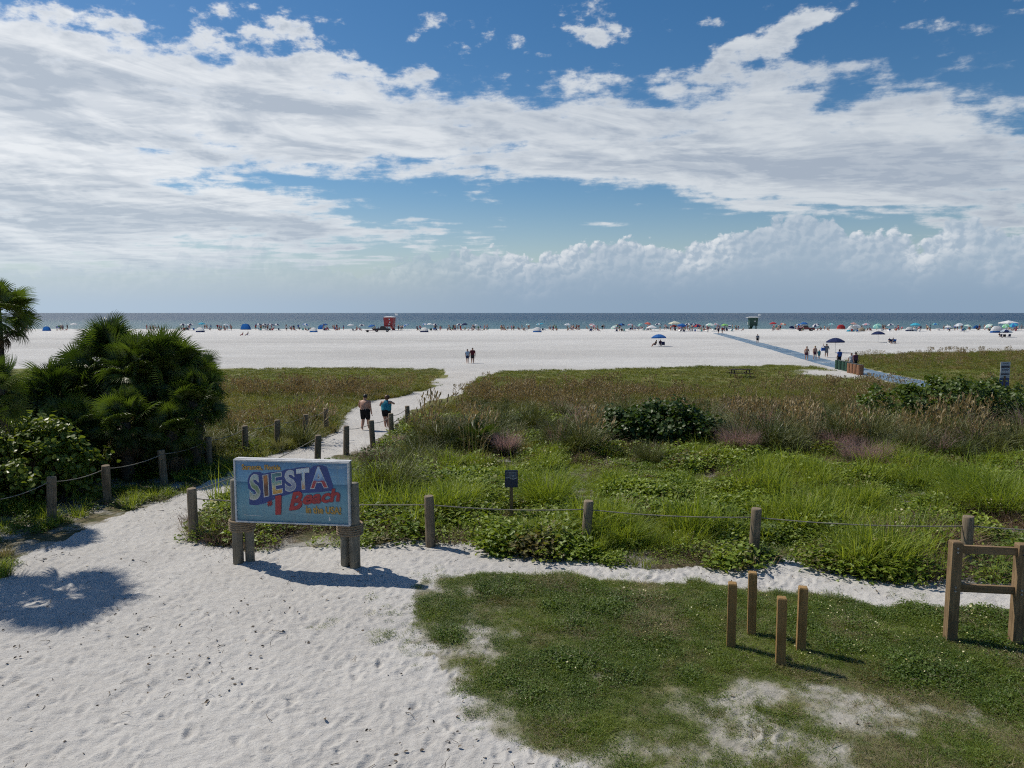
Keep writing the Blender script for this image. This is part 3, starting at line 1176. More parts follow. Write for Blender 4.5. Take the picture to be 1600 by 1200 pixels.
    short = ss(y + (fbm(x * 0.15, y * 0.2, 125) - 0.5) * 16, 52, 63) * (1 - 0.8 * ss(x, 36, 44) * ss(y, 66, 80))
    pick = rng.integers(0, 2, n)
    pick = np.where(rng.random(n) < ss(seed, 0.50, 0.70) * 0.12, 3, pick)
    pick = np.where(rng.random(n) < short, 2, pick)
    scatter('meadow_grass', 'olive meadow grass with brown seed heads stretching to the beach', 'meadow grass', x, y, pick,
            rng.uniform(0.7, 1.35, n), colm)

    # weeds on the shaded left bank
    x, y = rand_xy(9500, -20, -5, 15, 30)
    r, l, _ = masks(x, y)
    w = l * ss(fbm(x * 0.6, y * 0.6, 131), 0.36, 0.55) * (1 - ss(y, 26, 31))
    k = (rng.random(len(x)) < w) & in_view(x, y)
    x, y = x[k], y[k]
    n = len(x)
    pick = np.where(rng.random(n) < 0.45, 3, np.where(rng.random(n) < 0.4, 4, np.where(rng.random(n) < 0.5, 5, 0)))
    scatter('bank_weeds', 'dark straggling weeds on the sandy bank along the left rope', 'weeds', x, y, pick, rng.uniform(0.5, 1.0, n), colv)


build_cover()


def build_litter():
    mbs = []
    for i in range(3):
        mb = MB()
        r = random.Random(300 + i)
        if i < 2:
            leaf(mb, (0, 0, 0.004), (0.2, 0.1, 1), (1, 0, 0.1), 0.05, 0.03, 0, sides=6, fold=0.25)
        else:
            mb.tube([(0, 0, 0.004), (0.06, 0.015, 0.012), (0.13, 0.0, 0.006)], [0.004, 0.003, 0.002], 4)
        mbs.append(mb.mesh('leaf_litter', MATS['litter']))
    col = proto_collection('litter', mbs)
    x, y = rand_xy(5200, -15, 8, 7, 26)
    r_, l_, lw = masks(x, y)
    pat = fbm(x * 0.5, y * 0.5, 141)
    k = ((r_ + l_ + lw) < 0.3) & (rng.random(len(x)) < 0.15 + 0.85 * ss(pat, 0.42, 0.62)) & in_view(x, y, 1)
    x, y = x[k], y[k]
    n = len(x)
    scatter('beach_litter', 'scattered dry leaves and twigs on the trodden white sand', 'debris', x, y, rng.integers(0, 3, n), rng.uniform(0.5, 1.5, n), col, zoff=0.012, tilt=0.3)


build_litter()


# ------------------------------------------------------------------ rope fences
def G3(px, py, z=0.0):
    x, y = gp(px, py)
    return Vector((x, y, gzf(x, y)))


def fence_post_mesh(seed):
    r = random.Random(seed)
    mb = MB()
    ring = [(0.124, -0.25), (0.124, 0.0), (0.122, 0.4), (0.121, 0.85), (0.119, 1.17), (0.112, 1.20)]
    lx, ly = r.gauss(0, 0.01), r.gauss(0, 0.01)
    mb.tube([(lx * z, ly * z, z) for _, z in ring], [q + r.gauss(0, 0.002) for q, _ in ring], 14)
    return mb.mesh('fence_post', MATS['post wood'], True)


POST_MESH = [fence_post_mesh(i) for i in range(4)]
for me_ in POST_MESH:
    me_.polygons[-1].use_smooth = False
POSTS = {}


def fence_post(key, px, py, h, label, group):
    p = G3(px, py)
    o = link('fence_post', POST_MESH[len(POSTS) % 4], None, p, (random.gauss(0, 0.03), random.gauss(0, 0.03), random.uniform(0, 6)), (1, 1, h / 1.2))
    tag(o, label, 'fence post', group)
    POSTS[key] = (p, h)
    return o


gl, gr_, gd = 'posts of the left rope fence', 'posts along the right side of the path', 'posts of the rope fence before the dune'
fence_post('l0', 81, 815, 1.27, 'fence post beside the seagrape bush, nearest of the left row', gl)
fence_post('l1', 168, 786, 1.22, 'second fence post of the left row, at the end of the seagrape bush', gl)
fence_post('l2', 257, 757, 1.22, 'third fence post of the left row, in weeds below the palm thicket', gl)
fence_post('l3', 327, 733, 1.2, 'fourth fence post of the left row, in the shade of the palms', gl)
fence_post('l4', 384, 712, 1.2, 'fifth fence post of the left row, right of the palm thicket', gl)
fence_post('l5', 433, 699, 1.2, 'sixth fence post of the left row, above the beach sign', gl)
fence_post('l6', 476, 688, 1.2, 'seventh fence post of the left row, at the meadow edge', gl)
fence_post('l7', 510, 674, 1.15, 'farthest fence post of the left row, left of the shirtless man', gl)
fence_post('r0', 303, 842, 1.33, 'corner fence post left of the beach sign with two ropes', gr_)
fence_post('r2', 496, 728, 1.2, 'fence post rising behind the top edge of the beach sign', gr_)
fence_post('r3', 541, 710, 1.2, 'fence post on the path edge between the sign and the walkers', gr_)
fence_post('r4', 583, 699, 1.2, 'fence post just below the shirtless man', gr_)
fence_post('r5', 612, 681, 1.1, 'fence post in front of the legs of the woman in blue', gr_)
fence_post('r6', 637, 668, 1.1, 'small far fence post half hidden in grass right of the walkers', gr_)
fence_post('d0', 673, 853, 1.28, 'pale fence post on bare sand right of the beach sign', gd)
fence_post('d1', 915, 855, 1.18, 'fence post in lush grass right of the small blue sign', gd)
fence_post('d2', 1177, 871, 1.22, 'fence post above the four square stakes', gd)
fence_post('d3', 1508, 891, 1.24, 'fence post just behind the wooden frame', gd)
fence_post('d4', 1850, 905, 1.24, 'fence post off the right edge', gd)
bpy.data.objects.remove(bpy.data.objects[[o.name for o in C.objects if o.get('label', '').startswith('fence post off')][0]])
fence_l = gp(-60, 850)


def rope(a, b, sag, label, group, za=0.9, zb=0.9, r=0.013):
    (pa, ha), (pb, hb) = a, b
    A = pa + Vector((0, 0, za * ha))
    B = pb + Vector((0, 0, zb * hb))
    pts = []
    for k in range(15):
        t = k / 14
        p = A.lerp(B, t)
        p.z -= sag * 4 * t * (1 - t)
        pts.append(p)
    mb = MB()
    mb.tube([p - pts[0] for p in pts], r, 6)
    o = mb.build('rope', MATS['rope old'], None, pts[0], smooth=True)
    return tag(o, label, 'rope', group)


P_ = POSTS
lp = (Vector((*gp(-70, 850), 0)), 1.25)
rope(lp, P_['l0'], 0.22, 'slack rope running from the left edge to the nearest left post', 'ropes of the left fence')
nm = ['nearest', 'second', 'third', 'fourth', 'fifth', 'sixth', 'seventh', 'farthest']
for i in range(7):
    rope(P_['l%d' % i], P_['l%d' % (i + 1)], 0.10, 'rope between the %s and %s posts of the left fence row' % (nm[i], nm[i + 1]), 'ropes of the left fence')
rope(P_['r0'], P_['r2'], 0.12, 'rope from the corner post up along the path behind the sign', 'ropes along the right side of the path', 0.93)
for a, b, t in (('r2', 'r3', 'rope from the post above the sign to the next path post'), ('r3', 'r4', 'rope leading to the post below the shirtless man'),
                ('r4', 'r5', 'rope between the posts below the two walkers'), ('r5', 'r6', 'farthest rope on the right of the path')):
    rope(P_[a], P_[b], 0.10, t, 'ropes along the right side of the path')
rope(P_['r0'], P_['d0'], 0.06, 'long rope passing behind the beach sign to the pale post', 'ropes before the dune', 0.80, 0.82)
rope(P_['d0'], P_['d1'], 0.07, 'rope below the small blue sign', 'ropes before the dune', 0.82, 0.82)
rope(P_['d1'], P_['d2'], 0.07, 'rope above the lush grass, right of the small blue sign', 'ropes before the dune', 0.82, 0.82)
rope(P_['d2'], P_['d3'], 0.08, 'rope from above the square stakes to the wooden frame', 'ropes before the dune', 0.82, 0.82)
rope(P_['d3'], P_['d4'], 0.06, 'rope running off the right edge behind the wooden frame', 'ropes before the dune', 0.82, 0.82)


# ------------------------------------------------------------------ square stakes and wooden frame
def chamfer_post(w, h, cut=0.02, z0=-0.2):
    mb = MB()
    a = w / 2
    b = a - cut * 0.35
    sq = lambda s, z: [(s, s, z), (-s, s, z), (-s, -s, z), (s, -s, z)]
    rings = [sq(a, z0), sq(a, h - cut), sq(b - 0.004, h)]
    vs_ = [p for r in rings for p in r]
    fs_ = [(i * 4 + k, i * 4 + (k + 1) % 4, (i + 1) * 4 + (k + 1) % 4, (i + 1) * 4 + k) for i in range(2) for k in range(4)]
    fs_ += [(8, 9, 10, 11), (3, 2, 1, 0)]
    mb.add(vs_, fs_)
    return mb


for px, py, h, lab in ((1142, 1010, 1.17, 'square wooden stake farthest left of the four in the lawn'),
                       (1174, 990, 1.16, 'square wooden stake at the back of the four, tallest in view'),
                       (1219, 1037, 1.15, 'square wooden stake nearest the viewer of the four'),
                       (1251, 1016, 1.15, 'square wooden stake farthest right of the four')):
    p = G3(px, py)
    tag(chamfer_post(0.145, h).build('wooden_stake', MATS['new lumber'], None, p, rot=(random.gauss(0, .012), random.gauss(0, .012), rad(-14))),
        lab, 'stake', 'four stakes in the lawn')

pa, pb = G3(1484, 1000), G3(1586, 1006)
fr = thing('timber_rack', 'brown timber frame of two posts and two rails at the right edge', 'wooden frame', pa, math.atan2(pb.y - pa.y, pb.x - pa.x))
W = (pb - pa).length
chamfer_post(0.17, 1.82).build('post', MATS['brown lumber'], fr)
chamfer_post(0.17, 1.82).build('post', MATS['brown lumber'], fr, (W, 0, 0))
for z in (1.68, 0.98):
    mb = MB()
    mb.box((0, 0, 0), (0.135, 0.07, W - 0.174))
    mb.build('rail', MATS['brown lumber'], fr, (W / 2, 0, z), rot=(0, PI / 2, 0))


bolt = MB()
bolt.tube([(0, 0, 0), (0, -0.018, 0)], [0.022, 0.018], 6)
bolt_me = bolt.mesh('bolt', plain('galvanised', (0.30, 0.30, 0.30), 0.5, metal=0.6))
for x_ in (0, W):
    for z in (1.71, 1.64, 1.01, 0.94):
        link('bolt', bolt_me, fr, (x_, -0.084, z))


# ------------------------------------------------------------------ beach sign
def text_mesh(s, off=0.0, shear=0.0):
    cu = bpy.data.curves.new('lettering', 'FONT')
    cu.body = s
    cu.offset = off
    cu.shear = shear
    cu.resolution_u = 3
    o = bpy.data.objects.new('lettering', cu)
    C.objects.link(o)
    dg = bpy.context.evaluated_depsgraph_get()
    me = bpy.data.meshes.new_from_object(o.evaluated_get(dg))
    bpy.data.objects.remove(o)
    bpy.data.curves.remove(cu)
    return me


def lettering(s, quad, parent, mat, y, name='lettering', off=0.0, shear=0.0, bb=None, grow=0.0, arc=0.0):
    """set text into a quad (bl, br, tr, tl) of the board face; returns the part"""
    me = text_mesh(s, off, shear)
    v = np.array([q.co[:2] for q in me.vertices])
    if bb is None:
        bb = (v[:, 0].min(), v[:, 0].max(), v[:, 1].min(), v[:, 1].max())
    uu = (v[:, 0] - bb[0]) / (bb[1] - bb[0])
    vv = (v[:, 1] - bb[2]) / (bb[3] - bb[2])
    bl, br, tr, tl = [np.array(q) for q in quad]
    if grow:
        pass
    p = ((1 - uu) * (1 - vv))[:, None] * bl + (uu * (1 - vv))[:, None] * br + (uu * vv)[:, None] * tr + ((1 - uu) * vv)[:, None] * tl
    p[:, 1] += arc * np.sin(uu * PI)
    for q, (a, b) in zip(me.vertices, p):
        q.co = (a, y, b)
    me.materials.clear()
    me.materials.append(mat)
    for f in me.polygons:
        f.material_index = 0
    return link(name, me, parent), bb


def build_sign():
    A, B = G3(376, 879), G3(549, 887)
    ang = math.atan2(B.y - A.y, B.x - A.x)
    root = thing('beach_sign', 'large blue painted beach sign on roped timber posts', 'sign', A, ang)
    Wp = (B - A).length
    tm = MATS['grey timber']

    def post(x, y, h, r=0.125):
        mb = MB()
        mb.tube([(0, 0, -0.3), (0, 0, h * 0.5), (0, 0, h - 0.03), (0, 0, h)], [r, r, r * 0.98, r * 0.9], 14)
        o = mb.build('post', tm, root, (x, y, 0), smooth=True)
        return o
    BW, BH, BT = 2.70, 1.45, 0.20
    bz = 1.06
    bx0 = 0.085
    post(-0.04, -0.02, 1.98, 0.12)
    post(0.17, 0.13, 1.06, 0.105)
    post(Wp + 0.10, -0.02, 1.98, 0.12)
    post(Wp - 0.16, 0.06, 1.06, 0.105)
    for cx in (0.05, Wp - 0.03):
        mb = MB()
        for k in range(5):
            z = 0.80 + k * 0.052
            ring = [(math.cos(t) * 0.285, math.sin(t) * 0.24 + 0.05, z + 0.004 * math.sin(3 * t + k)) for t in np.linspace(0, 2 * PI, 29)]
            mb.tube(ring, 0.027, 6)
        mb.build('rope_wrap', MATS['rope'], root, (cx, 0, 0), smooth=True)
    # box cabinet
    frm = plain('white aluminium', (0.50, 0.50, 0.50), 0.5, 0.15, 5)
    mb = MB()
    fw = 0.034
    y0, y1 = -0.30, -0.30 + BT
    cab = thing_part('cabinet', root)
    mb.box((bx0 + BW / 2, (y0 + y1) / 2 + 0.03, bz + BH / 2), (BW - 0.02, BT - 0.05, BH - 0.02))
    mb.build('case', plain('cabinet grey', (0.16, 0.16, 0.16), 0.6), cab)
    mb = MB()
    for (cx, cz, sx, sz) in ((bx0 + BW / 2, bz + fw / 2, BW, fw), (bx0 + BW / 2, bz + BH - fw / 2, BW, fw),
                             (bx0 + fw / 2, bz + BH / 2, fw, BH - 2 * fw), (bx0 + BW - fw / 2, bz + BH / 2, fw, BH - 2 * fw)):
        mb.box((cx, y0 + 0.03, cz), (sx, 0.08, sz))
    mb.box((bx0 + BW / 2, y0 + 0.03 + 0.04 + 0.075, bz + BH + 0.004), (BW, 0.15, 0.012))
    mb.build('frame', frm, cab)
    # printed face
    fx0, fz0, FW, FH = bx0 + fw, bz + fw, BW - 2 * fw, BH - 2 * fw
    m, t, b = new_mat('sign print')
    tcn = t.nodes.new('ShaderNodeTexCoord')
    sp = t.nodes.new('ShaderNodeSeparateXYZ')
    t.links.new(tcn.outputs['Object'], sp.inputs[0])
    X, Z = E(sp.outputs[0]), E(sp.outputs[2])
    v_ = (Z - fz0) / FH
    u_ = (X - fx0) / FW
    c = ramp(v_, [(0.0, (0.16, 0.34, 0.42)), (0.25, (0.20, 0.42, 0.52)), (0.55, (0.13, 0.36, 0.50)), (0.63, (0.06, 0.24, 0.40)), (0.645, (0.05, 0.20, 0.36)),
                  (0.655, (0.22, 0.46, 0.66)), (0.8, (0.17, 0.40, 0.64)), (1.0, (0.08, 0.23, 0.46))])
    cl = sstep(nz(vec(u_ * 3.0, v_ * 6.0, 0.0), 1.3, 5, 0.6, 0.6), 0.54, 0.70) * sstep(v_, 0.64, 0.72)
    c = mixc(cl * 0.6, c, (0.62, 0.70, 0.74))
    wv = sstep(nz(vec(u_ * 2.0, v_ * 9.0, 4.0), 1.5, 4, 0.6, 1.2), 0.60, 0.70) * sstep(v_, 0.66, 0.5)
    c = mixc(wv * 0.35, c, (0.5, 0.65, 0.68))
    c = mixc(1.0, c, (0.74, 0.74, 0.72), 'MULTIPLY')
    grime = sstep(nz(vec(X * 7.0, Z * 1.2, 0.0), 1.0, 5, 0.65), 0.45, 0.75) * 0.35
    c = mixc(grime, c, (0.16, 0.20, 0.20))
    t.links.new(c.s, b.inputs['Base Color'])
    b.inputs['Roughness'].default_value = 0.4
    mb = MB()
    mb.box((fx0 + FW / 2, y0 + 0.04, fz0 + FH / 2), (FW, 0.02, FH))
    face = mb.build('face_panel', m, cab)

    def q(px, py):
        # zoomed photograph coordinates of the board -> board face
        top = 95 + 0.0225 * (px - 90)
        u = (px - 118) / 1288
        v = 1 - (py - top - 18) / 660
        return (fx0 + u * FW, fz0 + v * FH)
    yf = y0 + 0.0285
    # blue block behind the big word
    pts = [(262, 600), (345, 606), (430, 588), (500, 562), (600, 520), (760, 470), (900, 464), (1060, 458), (1228, 436), (1240, 392), (1172, 178), (1110, 160), (1015, 168),
           (985, 200), (965, 178), (820, 188), (790, 200), (700, 208), (640, 232), (520, 240), (440, 256), (395, 238), (320, 240), (275, 275), (250, 330), (255, 420), (330, 470), (262, 520)]
    mb = MB()
    mb.add([(a, yf, b_) for a, b_ in (q(*p) for p in pts)], [tuple(range(len(pts)))])
    me = mb.mesh('letter_block', plain('sign blue', (0.020, 0.050, 0.20), 0.4, 0.1, 3))
    bmx = bmesh.new()
    bmx.from_mesh(me)
    bmesh.ops.triangulate(bmx, faces=bmx.faces[:])
    bmesh.ops.recalc_face_normals(bmx, faces=bmx.faces[:])
    bmx.to_mesh(me)
    bmx.free()
    link('letter_block', me, face_parent(cab))
    white = plain('sign white', (0.52, 0.54, 0.53), 0.45, 0.1)

    def scene_mat(name, stops, sc=2.5):
        mm, tt, bb_ = new_mat(name)
        tn = tt.nodes.new('ShaderNodeTexCoord')
        s2 = tt.nodes.new('ShaderNodeSeparateXYZ')
        tt.links.new(tn.outputs['Object'], s2.inputs[0])
        zz = (E(s2.outputs[2]) - (fz0 + 0.38 * FH)) / (0.5 * FH)
        f = zz + (nz(E(tn.outputs['Object']), sc * 3, 4, 0.6) - 0.5) * 0.5
        tt.links.new(ramp(f, stops).s, bb_.inputs['Base Color'])
        bb_.inputs['Roughness'].default_value = 0.4
        return mm
    L = [('S', (265, 565), (405, 530), (385, 252), (275, 268), [(0, (0.42, 0.44, 0.36)), (0.35, (0.16, 0.24, 0.12)), (0.6, (0.40, 0.46, 0.40)), (1, (0.22, 0.38, 0.50))]),
         ('I', (436, 518), (500, 502), (496, 262), (428, 272), [(0, (0.16, 0.08, 0.04)), (0.4, (0.10, 0.05, 0.04)), (0.65, (0.45, 0.18, 0.05)), (1, (0.07, 0.06, 0.08))]),
         ('E', (536, 492), (658, 468), (654, 234), (528, 250), [(0, (0.10, 0.05, 0.02)), (0.22, (0.55, 0.28, 0.05)), (0.42, (0.62, 0.52, 0.25)), (0.6, (0.12, 0.30, 0.30)), (1, (0.04, 0.10, 0.12))]),
         ('S', (685, 462), (824, 436), (795, 205), (682, 222), [(0, (0.30, 0.45, 0.45)), (0.45, (0.22, 0.24, 0.34)), (0.7, (0.45, 0.48, 0.52)), (1, (0.40, 0.46, 0.52))]),
         ('T', (822, 436), (972, 422), (970, 186), (818, 205), [(0, (0.25, 0.22, 0.12)), (0.45, (0.50, 0.30, 0.16)), (0.65, (0.50, 0.55, 0.55)), (1, (0.55, 0.62, 0.66))]),
         ('A', (972, 422), (1182, 408), (1140, 172), (1010, 182), [(0, (0.66, 0.66, 0.64)), (0.36, (0.60, 0.60, 0.60)), (0.42, (0.45, 0.04, 0.04)), (0.60, (0.30, 0.05, 0.07)), (0.66, (0.12, 0.24, 0.45)), (1, (0.40, 0.55, 0.72))])]
    for i, (ch, bl, br, tr, tl, st) in enumerate(L):
        quad = [q(*p) for p in (bl, br, tr, tl)]
        inner_bb = None
        _, bbx = lettering(ch, quad, face_parent(cab), white, yf - 0.003, 'letter_outline', off=0.045)
        lettering(ch, quad, face_parent(cab), scene_mat('postcard letter %d' % i, st), yf - 0.006, 'letter', off=0.018, bb=bbx)
    red = plain('sign red', (0.36, 0.028, 0.032), 0.4, 0.1, 3)
    dred = plain('sign dark red', (0.16, 0.03, 0.06), 0.4)
    yel = plain('sign yellow', (0.46, 0.27, 0.055), 0.4, 0.1, 3)
    ybr = plain('sign ochre', (0.24, 0.16, 0.06), 0.4, 0.1, 3)

    def word(s, corners, mat, shadow, off, shear=0.0, arc=0.0, dxy=(6, 6), d0=0.003):
        qs = [q(a + dxy[0], b_ + dxy[1]) for a, b_ in corners]
        lettering(s, qs, face_parent(cab), shadow, yf - d0, 'word_shadow', off, shear, arc=arc)
        lettering(s, [q(*c_) for c_ in corners], face_parent(cab), mat, yf - d0 - 0.003, 'word', off, shear, arc=arc)
    word('#', [(472, 612), (530, 606), (530, 548), (476, 552)], red, dred, 0.02, d0=0.009)
    word('1', [(565, 706), (640, 696), (640, 488), (556, 500)], red, dred, 0.05, 0.05, d0=0.009)
    word('B', [(722, 655), (880, 640), (880, 440), (735, 462)], red, dred, 0.03, 0.25, d0=0.009)
    word('each', [(880, 592), (1320, 548), (1300, 408), (900, 440)], red, dred, 0.03, 0.25, d0=0.009)
    word('in the USA!', [(918, 682), (1318, 692), (1318, 612), (918, 600)], yel, ybr, 0.02, d0=0.009)
    word('Sarasota, Florida', [(190, 222), (640, 222), (640, 160), (190, 152)], yel, ybr, 0.02, dxy=(4, 4), d0=0.009)
    # thin print line and small figure in the lower corners
    for (a, b_, c_, d_) in ((190, 712, 410, 726), (1176, 728, 1200, 766)):
        mb = MB()
        if a < 1000:
            p4 = [q(a, b_ - 3), q(c_, d_ - 3), q(c_, d_ + 2), q(a, b_ + 2)]
        else:
            p4 = [q(a, d_), q(c_, d_), q(c_ - 8, b_), q(a + 6, b_)]
        mb.add([(x, yf - 0.002, z) for x, z in p4], [(0, 3, 2, 1)])
        mb.build('small_print', white, face_parent(cab))


def thing_part(name, parent):
    o = bpy.data.objects.new(name, None)
    C.objects.link(o)
    o.parent = parent
    return o


def face_parent(cab):
    return cab


build_sign()


# small information signs in the dune
def info_sign(name, label, p, wid, parts, post_h, post_r, rotz=0.0):
    root = thing(name, label, 'sign', p, rotz)
    mb = MB()
    mb.box((0, 0.045, post_h / 2 - 0.15), (post_r * 2, post_r * 2, post_h + 0.3))
    mb.build('post', MATS['brown lumber'], root)
    for nm_, z0, z1, col in parts:
        mb = MB()
        mb.box((0, -0.0, (z0 + z1) / 2), (wid, 0.03, z1 - z0))
        mb.build(nm_, col, root)
    return root


navy = plain('sign navy', (0.012, 0.022, 0.060), 0.4)
mid = plain('sign slate', (0.045, 0.060, 0.095), 0.4)
pale = plain('sign pale', (0.42, 0.44, 0.47), 0.4)
sb = plain('sign royal', (0.02, 0.06, 0.22), 0.4)
p = G3(799, 818)
s1 = info_sign('dune_sign', 'small navy information sign on a wooden post in the green dune cover', p, 0.36,
               [('panel', 1.02, 1.50, navy)], 1.3, 0.05)
mb = MB()
prof = [(-0.16, 0.0), (-0.06, 0.025), (0.06, -0.01), (0.16, 0.015)]
vs_ = [(x, -0.018, 1.27 + z) for x, z in prof] + [(x, -0.018, 1.47) for x, z in reversed(prof)]
mb.add(vs_, [(0, 1, 6, 7), (1, 2, 5, 6), (2, 3, 4, 5)])
mb.build('upper_print', mid, s1)
mb = MB()
for k in range(4):
    mb.box((0.03 + 0.01 * (k % 2), -0.021, 1.445 - k * 0.043), (0.22 - 0.03 * (k % 3), 0.004, 0.014))
vs_ = []
for k in range(9):
    x = -0.16 + 0.04 * k
    vs_.append((x, -0.021, 1.265 + 0.02 * math.sin(k * 0.9)))
for k in range(9):
    x = 0.16 - 0.04 * k
    vs_.append((x, -0.021, 1.29 + 0.02 * math.sin((8 - k) * 0.9)))
mb.add(vs_, [(k, k + 1, 16 - k, 17 - k) for k in range(8)])
mb.build('pale_print', plain('sign grey print', (0.26, 0.27, 0.31), 0.4), s1)
p = G3(1567, 628)
s2 = info_sign('beach_access_sign', 'tall white and blue notice board behind the seagrape thicket', p, 0.62,
               [('white_panel', 1.58, 2.62, pale), ('blue_panel', 0.65, 1.575, sb)], 1.7, 0.07)
mb = MB()
for z, h, w in ((2.30, 0.14, 0.54), (1.82, 0.10, 0.52), (2.5, 0.03, 0.4), (2.12, 0.03, 0.46), (2.04, 0.03, 0.40)):
    mb.box((0, -0.019, z), (w, 0.006, h))
mb.build('print_band', navy, s2)


# ------------------------------------------------------------------ palms
def fan_leaf_mesh(name, mat, n=34, R=1.0, spread=300, droop=0.35, seed=0, pet=1.2):
    """fan palm leaf: long petiole, folded segments splitting towards drooping tips; grows along +x"""
    r = random.Random(seed)
    mb = MB()
    mb.tube([(0, 0, 0), (pet * 0.5, 0, 0.05), (pet, 0, 0.02)], [0.022, 0.016, 0.010], 5, caps=False)
    hub = Vector((pet, 0, 0.02))
    for i in range(n):
        a = rad(spread) * ((i + 0.5) / n - 0.5)
        L = R * (1.0 - 0.28 * abs(2 * (i + 0.5) / n - 1) ** 1.5) * r.uniform(0.9, 1.06)
        w = 0.036 * R * r.uniform(0.8, 1.1)
        d = Vector((math.cos(a), math.sin(a), 0.0))
        s = Vector((-math.sin(a), math.cos(a), 0))
        dr = droop * r.uniform(0.5, 1.5)
        prof = [(0.03, 0.25, 0.0), (0.45, 1.0, 0.10 - 0.08 * dr), (0.78, 0.6, 0.06 - 0.45 * dr), (1.0, 0.0, -1.0 * dr)]
        vs_ = []
        for (t, ww, zz) in prof[:-1]:
            c = hub + d * L * t + Vector((0, 0, L * zz * 0.6 - 0.12 * abs(math.sin(a / 2)) * L * t))
            k = 0.45 * w * ww
            vs_ += [c - s * w * ww * 0.8 + Vector((0, 0, k)), c - Vector((0, 0, k * 0.4)), c + s * w * ww * 0.8 + Vector((0, 0, k))]
        t, ww, zz = prof[-1]
        vs_.append(hub + d * L * (t - 0.12 * dr) + Vector((0, 0, L * zz * 0.6 - 0.12 * abs(math.sin(a / 2)) * L * t)))
        fs_ = []
        for q in range(2):
            o = q * 3
            fs_ += [(o, o + 1, o + 4, o + 3), (o + 1, o + 2, o + 5, o + 4)]
        fs_ += [(6, 7, 9), (7, 8, 9)]
        mb.add(vs_, fs_)
    return mb.mesh(name, mat)


FAN = [fan_leaf_mesh('frond', MATS['palm green'], 42, 1.0, 290, dr, i) for i, dr in enumerate((0.16, 0.26, 0.40, 0.55))]
FAN_DEAD = [fan_leaf_mesh('dead_frond', MATS['palm dead'], 24, 0.9, 200, 0.9, 20 + i) for i in range(2)]


def palm(label, x, y, crown_z, nf, size, dead=8, group='fan palms of the thicket', lean=(0, 0), seed=0, low=-35, dens=1.5):
    r = random.Random(seed)
    z0 = gzf(x, y)
    root = thing('fan_palm', label, 'palm tree', (x, y, z0), 0, group)
    mb = MB()
    pts, rs = [], []
    h = crown_z - z0
    for k in range(9):
        t = k / 8
        pts.append((lean[0] * t * t, lean[1] * t * t, -0.2 + (h + 0.2) * t))
        rs.append(0.17 + 0.05 * (1 - t) + 0.012 * (k % 2))
    mb.tube(pts, rs, 10)
    mb.build('trunk', MATS['bark'], root, smooth=True)
    nf = int(nf * dens)
    size *= 0.98
    for k in range(nf):
        t = (k + 0.5) / nf
        e = rad(84 + (low - 84) * t ** 1.05) + r.gauss(0, 0.16)
        a = k * 2.39996 + r.gauss(0, 0.25)
        me = FAN[min(3, max(0, int(t * 3.2 + r.gauss(0, 0.5))))]
        s = size * r.uniform(0.82, 1.12)
        q = Matrix.Rotation(a, 3, 'Z') @ Matrix.Rotation(-e, 3, 'Y') @ Matrix.Rotation(r.gauss(0, 0.75), 3, 'X')
        link('frond', me, root, (lean[0], lean[1], h - 0.15 + r.uniform(-0.15, 0.1)), q.to_euler(), (s, s, s))
    for k in range(dead):
        e = rad(r.uniform(-78, -45))
        a = r.uniform(0, 2 * PI)
        s = size * r.uniform(0.7, 1.0)
        q = Matrix.Rotation(a, 3, 'Z') @ Matrix.Rotation(-e, 3, 'Y')
        link('dead_frond', FAN_DEAD[k % 2], root, (lean[0] * .9, lean[1] * .9, h - 0.35), q.to_euler(), (s, s, s))
    return root


def palm_px(label, px, py, Y, nf, size, seed, **kw):
    x, y, z = at_dist(px, py, Y)
    return palm(label, x, y, z, nf, size, seed=seed, **kw)


palm_px('tallest fan palm of the thicket, its crown touching the sea line', 172, 566, 27.5, 42, 0.92, 1)
palm_px('fan palm right of the tallest in the thicket, above the left fence', 258, 582, 27.0, 40, 0.90, 2)
palm_px('fan palm at the right end of the thicket beside the meadow', 300, 626, 26.0, 36, 0.66, 3)
palm_px('fan palm at the left of the thicket, seen against the sand', 88, 622, 26.0, 34, 0.78, 4)
palm_px('low fan palm in the middle front of the thicket', 196, 660, 24.5, 34, 0.68, 5)
palm_px('low fan palm behind the seagrape bush in the thicket', 112, 668, 24.0, 30, 0.66, 6)
palm_px('lowest fan palm at the right front of the thicket near the rope', 268, 672, 25.0, 32, 0.62, 7)
palm_px('fan palm filling the gap between the two tallest crowns', 216, 578, 26.4, 34, 0.72, 27)
palm_px('fan palm on the right shoulder of the thicket below the sand line', 304, 590, 27.6, 32, 0.62, 28)
palm_px('half hidden fan palm in the back of the thicket between the two tallest', 222, 612, 28.5, 32, 0.8, 17)
palm_px('fan palm in the shady heart of the thicket', 146, 625, 26.5, 32, 0.74, 18)
palm_px('low fan palm at the far left of the thicket', 48, 648, 25.0, 30, 0.7, 19)
palm_px('tall fan palm with its round crown cut by the left edge', -8, 482, 25.0, 34, 0.66, 29, group='palms at the left edge', low=-50, dens=1.2)
palm_px('fan palm just outside the left edge that shades the near sand', -125, 480, 16.6, 36, 0.84, 8, group='palms at the left edge', lean=(0.2, -0.1), low=-55, dens=0.95)
palm_px('lower dark fan palm at the left edge under the tall one', -34, 606, 19.5, 34, 0.66, 9, group='palms at the left edge', dens=1.0)


